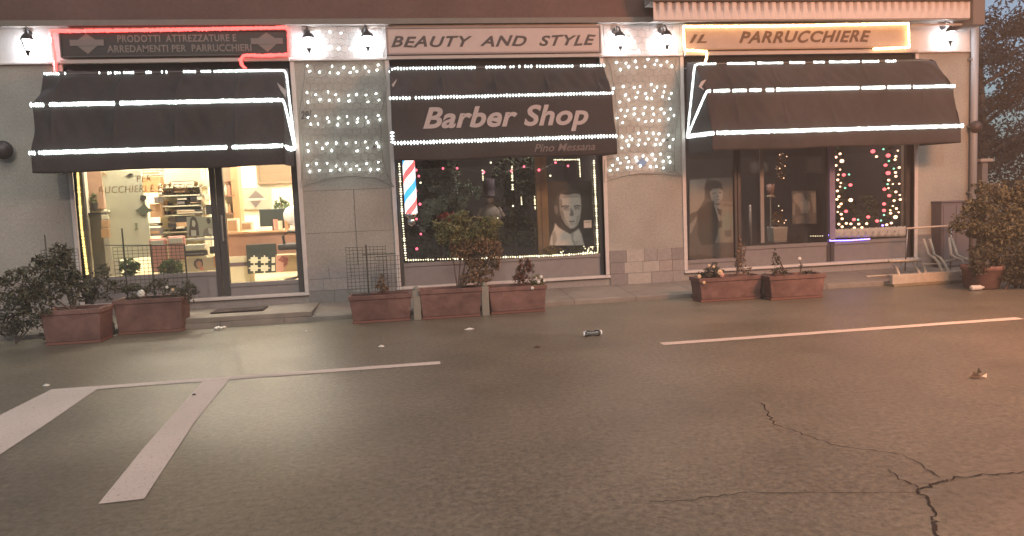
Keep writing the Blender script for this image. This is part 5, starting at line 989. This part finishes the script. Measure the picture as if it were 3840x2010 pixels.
b = MB(); b.tube([PR(160, 585, -.35), PR(300, 575, -.35), PR(615, 555, -.35)], .014, mat('pale_bar', (.50, .40, .32), .5), 8); x_ = PR(610, 560, -.35); b.tube([x_, (x_.x, -.35, .1)], .012, M['metal'], 8); x_ = PR(170, 585, -.35); b.tube([x_, (x_.x, -.3, .1)], .010, M['metal'], 8); tag(b.build('hand_rail', None, True), 'thin pale horizontal bar behind the bicycle rack', 'rail')
# grey cabinet on the wall and dark base
t = thing('utility_cabinet', 'grey utility cabinet against the wall behind the bicycle rack', 'cabinet', PR(600, 640, -.2)); a, c = PR(512, 640, -.22), PR(800, 310, -.22); b = MB(); b.box(a.x, c.x, -.22, 0, .12, c.z, mat('cabinet_grey', (.12, .105, .115), .6, .1, 6), .008); b.build('body', t); b = MB(); b.box(a.x+.03, (a.x+c.x)/2-.01, -.228, -.22, .2, c.z-.05, mat('cabinet_door', (.135, .12, .13), .6)); b.box((a.x+c.x)/2+.01, c.x-.03, -.228, -.22, .2, c.z-.05, mat('cabinet_door', (.135, .12, .13), .6)); b.build('door', t); b = MB(); b.box(a.x-.01, c.x+.01, -.24, 0, c.z, c.z+.02, mat('cabinet_grey', (.12, .105, .115), .6), .004); b.build('top_plate', t)
# big bush in pot
gp = gd(*zn('C', 1050, 1205)); Yp = gp.y+.2
t = plant('large_bush', 'large olive bush in a terracotta pot at the right end', 'bush', [('C', 1000, 200, .20, .2, .10), ('C', 900, 170, .10, .1, .06), ('C', 1130, 230, .22, .2, .14), ('C', 900, 330, .20, .22, .12), ('C', 1100, 380, .30, .28, .15), ('C', 800, 420, .15, .18, .10), ('C', 720, 520, .14, .15, .10), ('C', 800, 590, .2, .2, .10), ('C', 950, 540, .26, .26, .14), ('C', 1150, 560, .28, .28, .16), ('C', 1300, 450, .22, .25, .2), ('C', 1050, 720, .3, .25, .16), ('C', 1250, 720, .3, .25, .2), ('C', 1000, 620, .3, .25, .12), ('C', 1340, 300, .16, .2, .1), ('C', 1020, 850, .16, .15, .12), ('C', 1100, 930, .16, .14, .10)], Yp, (gp.x, Yp, .3), [('C', 950, 300), ('C', 1100, 300), ('C', 1250, 500), ('C', 850, 500), ('C', 1060, 700)], size=.06, lm=mat('bush_leaf', (.028, .030, .014), .75, .3, 9, col2=(.12, .11, .06), island=True), n=300)
t = thing('round_pot', 'terracotta pot under the large bush at the right end', 'pot', gp); b = MB(); b.lathe([(.17, 0), (.19, .02), (.235, .24), (.25, .25), (.25, .30), (.22, .30), (.2, .26)], (gp.x, Yp, 0.0), M['terra'], 28); b.build('body', t, True); b = MB(); b.lathe([(.2, .255), (.001, .27)], (gp.x, Yp, 0), M['soil'], 20); b.build('soil', t)
gp2 = gd(3830, 1095); plant('dark_shrub', 'dark low shrub at the right edge beyond the terracotta pot', 'shrub', [('C', 1300, 850, .3, .3, .2), ('C', 1330, 980, .3, .25, .16), ('C', 1250, 1080, .25, .2, .12), ('C', 1340, 1110, .2, .2, .10), ('C', 900, 900, .12, .12, .2), ('C', 880, 1000, .1, .1, .1)], gp2.y+.25, (gp2.x, gp2.y+.25, 0), [('C', 1300, 850), ('C', 1330, 900)], size=.06, lm=rdk, n=300)
p = gd(*zn('C', 875, 1212)); b = MB(); b.lathe([(.03, -.09), (.035, -.08), (.035, .04), (.015, .07), (.016, .09)], (p.x, p.y, .036), mat('bottle_white', (.55, .5, .46), .4), 14, 'x'); tag(b.build('white_bottle', None, True), 'small white bottle lying on the road beside the terracotta pot', 'bottle')
p = gd(*zn('C', 860, 1170)); b = MB(); b.box(p.x-.12, p.x+.1, p.y, p.y+.12, .0, .12, mat('dark_tub', (.03, .03, .04), .6), .02, top=.85); b.box(p.x-.13, p.x+.11, p.y-.01, p.y+.13, .12, .14, mat('dark_tub', (.03, .03, .04), .6), .005); tag(b.build('dark_tub'), 'dark tub between the bicycle rack and the terracotta pot', 'tub')
# gate pillar past the corner
t = thing('gate_pillar', 'grey pillar with pale caps just beyond the building corner', 'pillar', (XR+.25, .5, 0)); p0, p1 = P2('C', 925, 130, .3), P2('C', 985, 0, .3); top = at(3720, 606, .3).z; b = MB(); b.box(p0.x, p1.x, .3, .55, 0, top, mat('pillar_grey', (.14, .125, .12), .8, .1, 10), .01); b.build('shaft', t); b = MB(); b.box(p0.x-.06, p1.x+.06, .26, .6, top, top+.05, mat('cap_pale', (.30, .25, .22), .7), .01); b.build('cap', t); q = P2('C', 1060, 140, .3); b = MB(); b.box(p1.x, q.x+.12, .3, .5, q.z-.03, q.z+.02, mat('cap_pale', (.3, .25, .22), .7), .01); b.box(p1.x+.01, q.x+.10, .34, .48, 0, q.z-.03, mat('pillar_grey', (.14, .125, .12), .8)); b.build('low_wall', t)
# ------------------------------------------------------------------ litter
p = gd(2222, 1262); t = thing('plastic_bottle', 'crushed clear plastic bottle lying on the road before the middle window', 'bottle', p)
b = MB(); b.lathe([(.02, -.085), (.032, -.08), (.030, -.04), (.022, 0), (.032, .04), (.030, .07), (.015, .085), (.012, .09)], (p.x, p.y, .034), glassmat('bottle_plastic', (.55, .55, .55), 3), 16, 'x'); b.build('body', t, True)
for s_ in (-1, 1):
    b = MB(); b.lathe([(.022, -.006), (.024, .006)], (p.x+s_*.086, p.y-.005, .034), mat('glint_white', (.9, .9, .9), .2), 14, 'x'); b.octa((p.x+s_*.075, p.y-.02, .060), .010, .008, .008, mat('glint_white', (.9, .9, .9), .2)); b.build(('base', 'cap')[s_ > 0], t)  # bottle ends and beads whitened to hold its two glints
p = gd(3672, 1418); b = MB(); lf = mat('dead_leaf', (.06, .04, .025), .8); lf2 = mat('leaf_pale', (.55, .42, .32), .6)
b.add([(p.x-.07, p.y, .01), (p.x-.02, p.y+.03, .04), (p.x+.01, p.y, .02), (p.x-.02, p.y-.03, .005)], [(0, 1, 2), (0, 2, 3)], lf); b.add([(p.x-.02, p.y, .03), (p.x+.0, p.y+.01, .075), (p.x+.02, p.y, .04)], [(0, 1, 2)], lf); b.add([(p.x+.01, p.y-.01, .015), (p.x+.06, p.y, .03), (p.x+.04, p.y-.02, .005)], [(0, 1, 2)], lf2); tag(b.build('dead_leaf'), 'curled dead leaf on the road at the right', 'leaf')
for (x, y, w_, lb) in ((1430, 1302, .035, 'white paper scrap on the road before the doorstep'), (1760, 1237, .06, 'flat white scrap beside the middle troughs'), (2015, 1305, .045, 'dull brown scrap on the road before the middle window'), (1146, 1244, .02, 'tiny pale scrap close to the doorstep'), (173, 1449, .03, 'pale pebble beside the road line at the left')):
    p = gd(x, y); b = MB(); h = .012; mm = wf if 'white' in lb or 'pale' in lb else lf
    b.add([(p.x-w_, p.y, .005), (p.x-w_*.2, p.y+.02, h), (p.x+w_, p.y+.012, .006), (p.x+w_*.4, p.y-.02, .005), (p.x, p.y, h*2)], [(0, 4, 1), (1, 4, 2), (2, 4, 3), (3, 4, 0)], mm); tag(b.build('paper_scrap'), lb, 'litter')
p = gd(822, 1238); b = MB(); rd = random.Random(8)
for k in range(7): b.octa((p.x+rd.uniform(-.06, .06), p.y+rd.uniform(-.01, .03), .02+rd.uniform(0, .015)), .035, .025, .02, wf)
tag(b.build('crumpled_tissue', None, True), 'crumpled white tissue at the kerb left of the doorstep', 'tissue')
p = gd(725, 1485); b = MB(); b.ball((p.x, p.y, .012), .010, M['iron'], 8, .6); b.octa((p.x+.01, p.y, .012), .012, .01, .008, M['iron']); tag(b.build('pebble'), 'small dark stone lying on the diagonal road bar', 'stone')
# ------------------------------------------------------------------ trees beyond the right corner
night = mat('night_leaf', (.010, .009, .009), .9, .3, 9, col2=(.040, .034, .032), island=True)
def tree(x, y, h, label, seed, n=5200, r=2.0, low=1.2):
    rd = random.Random(seed); t = thing('tree', label, 'tree', (x, y, 0), 'trees beyond the right corner'); b = MB(); b.tube([(x, y, 0), (x+.1, y, h*.4), (x-.05, y, h*.9)], [.18, .12, .03], bark, 10)
    for k in range(16):
        z = low+(h-low)*rd.uniform(.1, .9); a = rd.uniform(0, 2*pi); L_ = r*rd.uniform(.5, .95); b.tube([(x, y, z-.4), (x+L_*.5*cos(a), y+L_*.5*sin(a), z), (x+L_*cos(a), y+L_*sin(a), z+.5)], [.05, .03, .01], bark, 6)
    b.build('trunk', t); b = MB()
    for k in range(34):
        z = low+(h-low)*rd.random(); a = rd.uniform(0, 2*pi); rr = r*(1-.45*abs(2*(z-low)/(h-low)-1))*rd.uniform(.25, .95); s_ = rd.uniform(.3, .65)
        b.leaves((x+rr*cos(a), y+rr*sin(a), z), (s_*1.2, s_*1.2, s_*.7), n//34, .11, night, seed*100+k, .5)
    b.build('crown', t)
tree(12.4, 4.2, 5.4, 'dark tree nearest the right corner of the building', 3, 15000, 2.2, .6)
tree(15.4, 8.5, 8.0, 'tall dark tree standing furthest back at the right edge', 4, 14000, 2.6, .8)
tree(16.5, 5.5, 6.0, 'dark tree at the extreme right, in front of the tallest', 5, 15000, 2.4, .5)
tree(11.4, 9.0, 7.0, 'dark tree half hidden behind the building corner', 6, 12000, 2.2, .6)
b = MB()
for k in range(14): b.leaves((9.6+k*.8, 3.2+.1*sin(k), 1.6+.3*sin(k*2.1)), (.8, .6, 1.9), 1700, .10, night, 900+k, .5)
tag(b.build('hedge'), 'dark dense hedge running right from the building corner', 'hedge')
# ------------------------------------------------------------------ across the street, out of the frame: what the panes reflect, and the street lamps that light the road
t = thing('opposite_house', 'plain dark house across the street', 'building', (0, -34, 0)); b = MB(); b.box(-40, 45, -44, -34, 0, 5, mat('dark_house', (.24, .20, .185), .9, .2, .4)); b.build('wall', t); b = MB(); b.box(-41, 46, -45, -33.4, 5, 5.3, mat('dark_roof', (.04, .03, .03), .9)); b.build('roof', t)
def street_lamp(x, y, z, col, power, label, size=.25):
    t = thing('street_lamp', label, 'street lamp', (x, y, 0)); b = MB(); b.tube([(x, y, 0), (x, y, z-.4), (x, y+.3, z), (x, y+1.3, z+.15)], [.09, .06, .05, .04], M['metal'], 12); b.build('pole', t, True)
    b = MB(); b.box(x-.16, x+.16, y+1.2, y+1.9, z+.1, z+.24, M['metal'], .04); b.build('lamp_head', t)
    ld = bpy.data.lights.new('street_lamp_light', 'POINT'); ld.energy = power; ld.color = col; ld.shadow_soft_size = size; lo = bpy.data.objects.new('street_lamp_light', ld); C.objects.link(lo); lo.location = (x, y+1.55, z-.1)
street_lamp(6.6, -7.6, 3.9, (1.0, .40, .18), 1300, 'street lamp with orange light at the right, across the road', .6)
street_lamp(-2.0, -22, 9, (1.0, .88, .70), 3000, 'street lamp with pale light across the road')
# ------------------------------------------------------------------ haze volume, added to lift the blacks and halo the lamps
b = MB(); b.box(-122, 122, -62, 202, -1, 9.95, M['plaster']); hz = tag(b.build('haze'), kind='stuff')
hm = bpy.data.materials.new('added_haze'); hm.use_nodes = True; n = hm.node_tree.nodes; n.clear(); o_ = n.new('ShaderNodeOutputMaterial'); v_ = n.new('ShaderNodeVolumePrincipled'); v_.inputs['Density'].default_value = .0065; v_.inputs['Color'].default_value = (.92, .92, .88, 1); v_.inputs['Anisotropy'].default_value = .2
hm.node_tree.links.new(v_.outputs[0], o_.inputs[1]); hz.data.materials.clear(); hz.data.materials.append(hm)
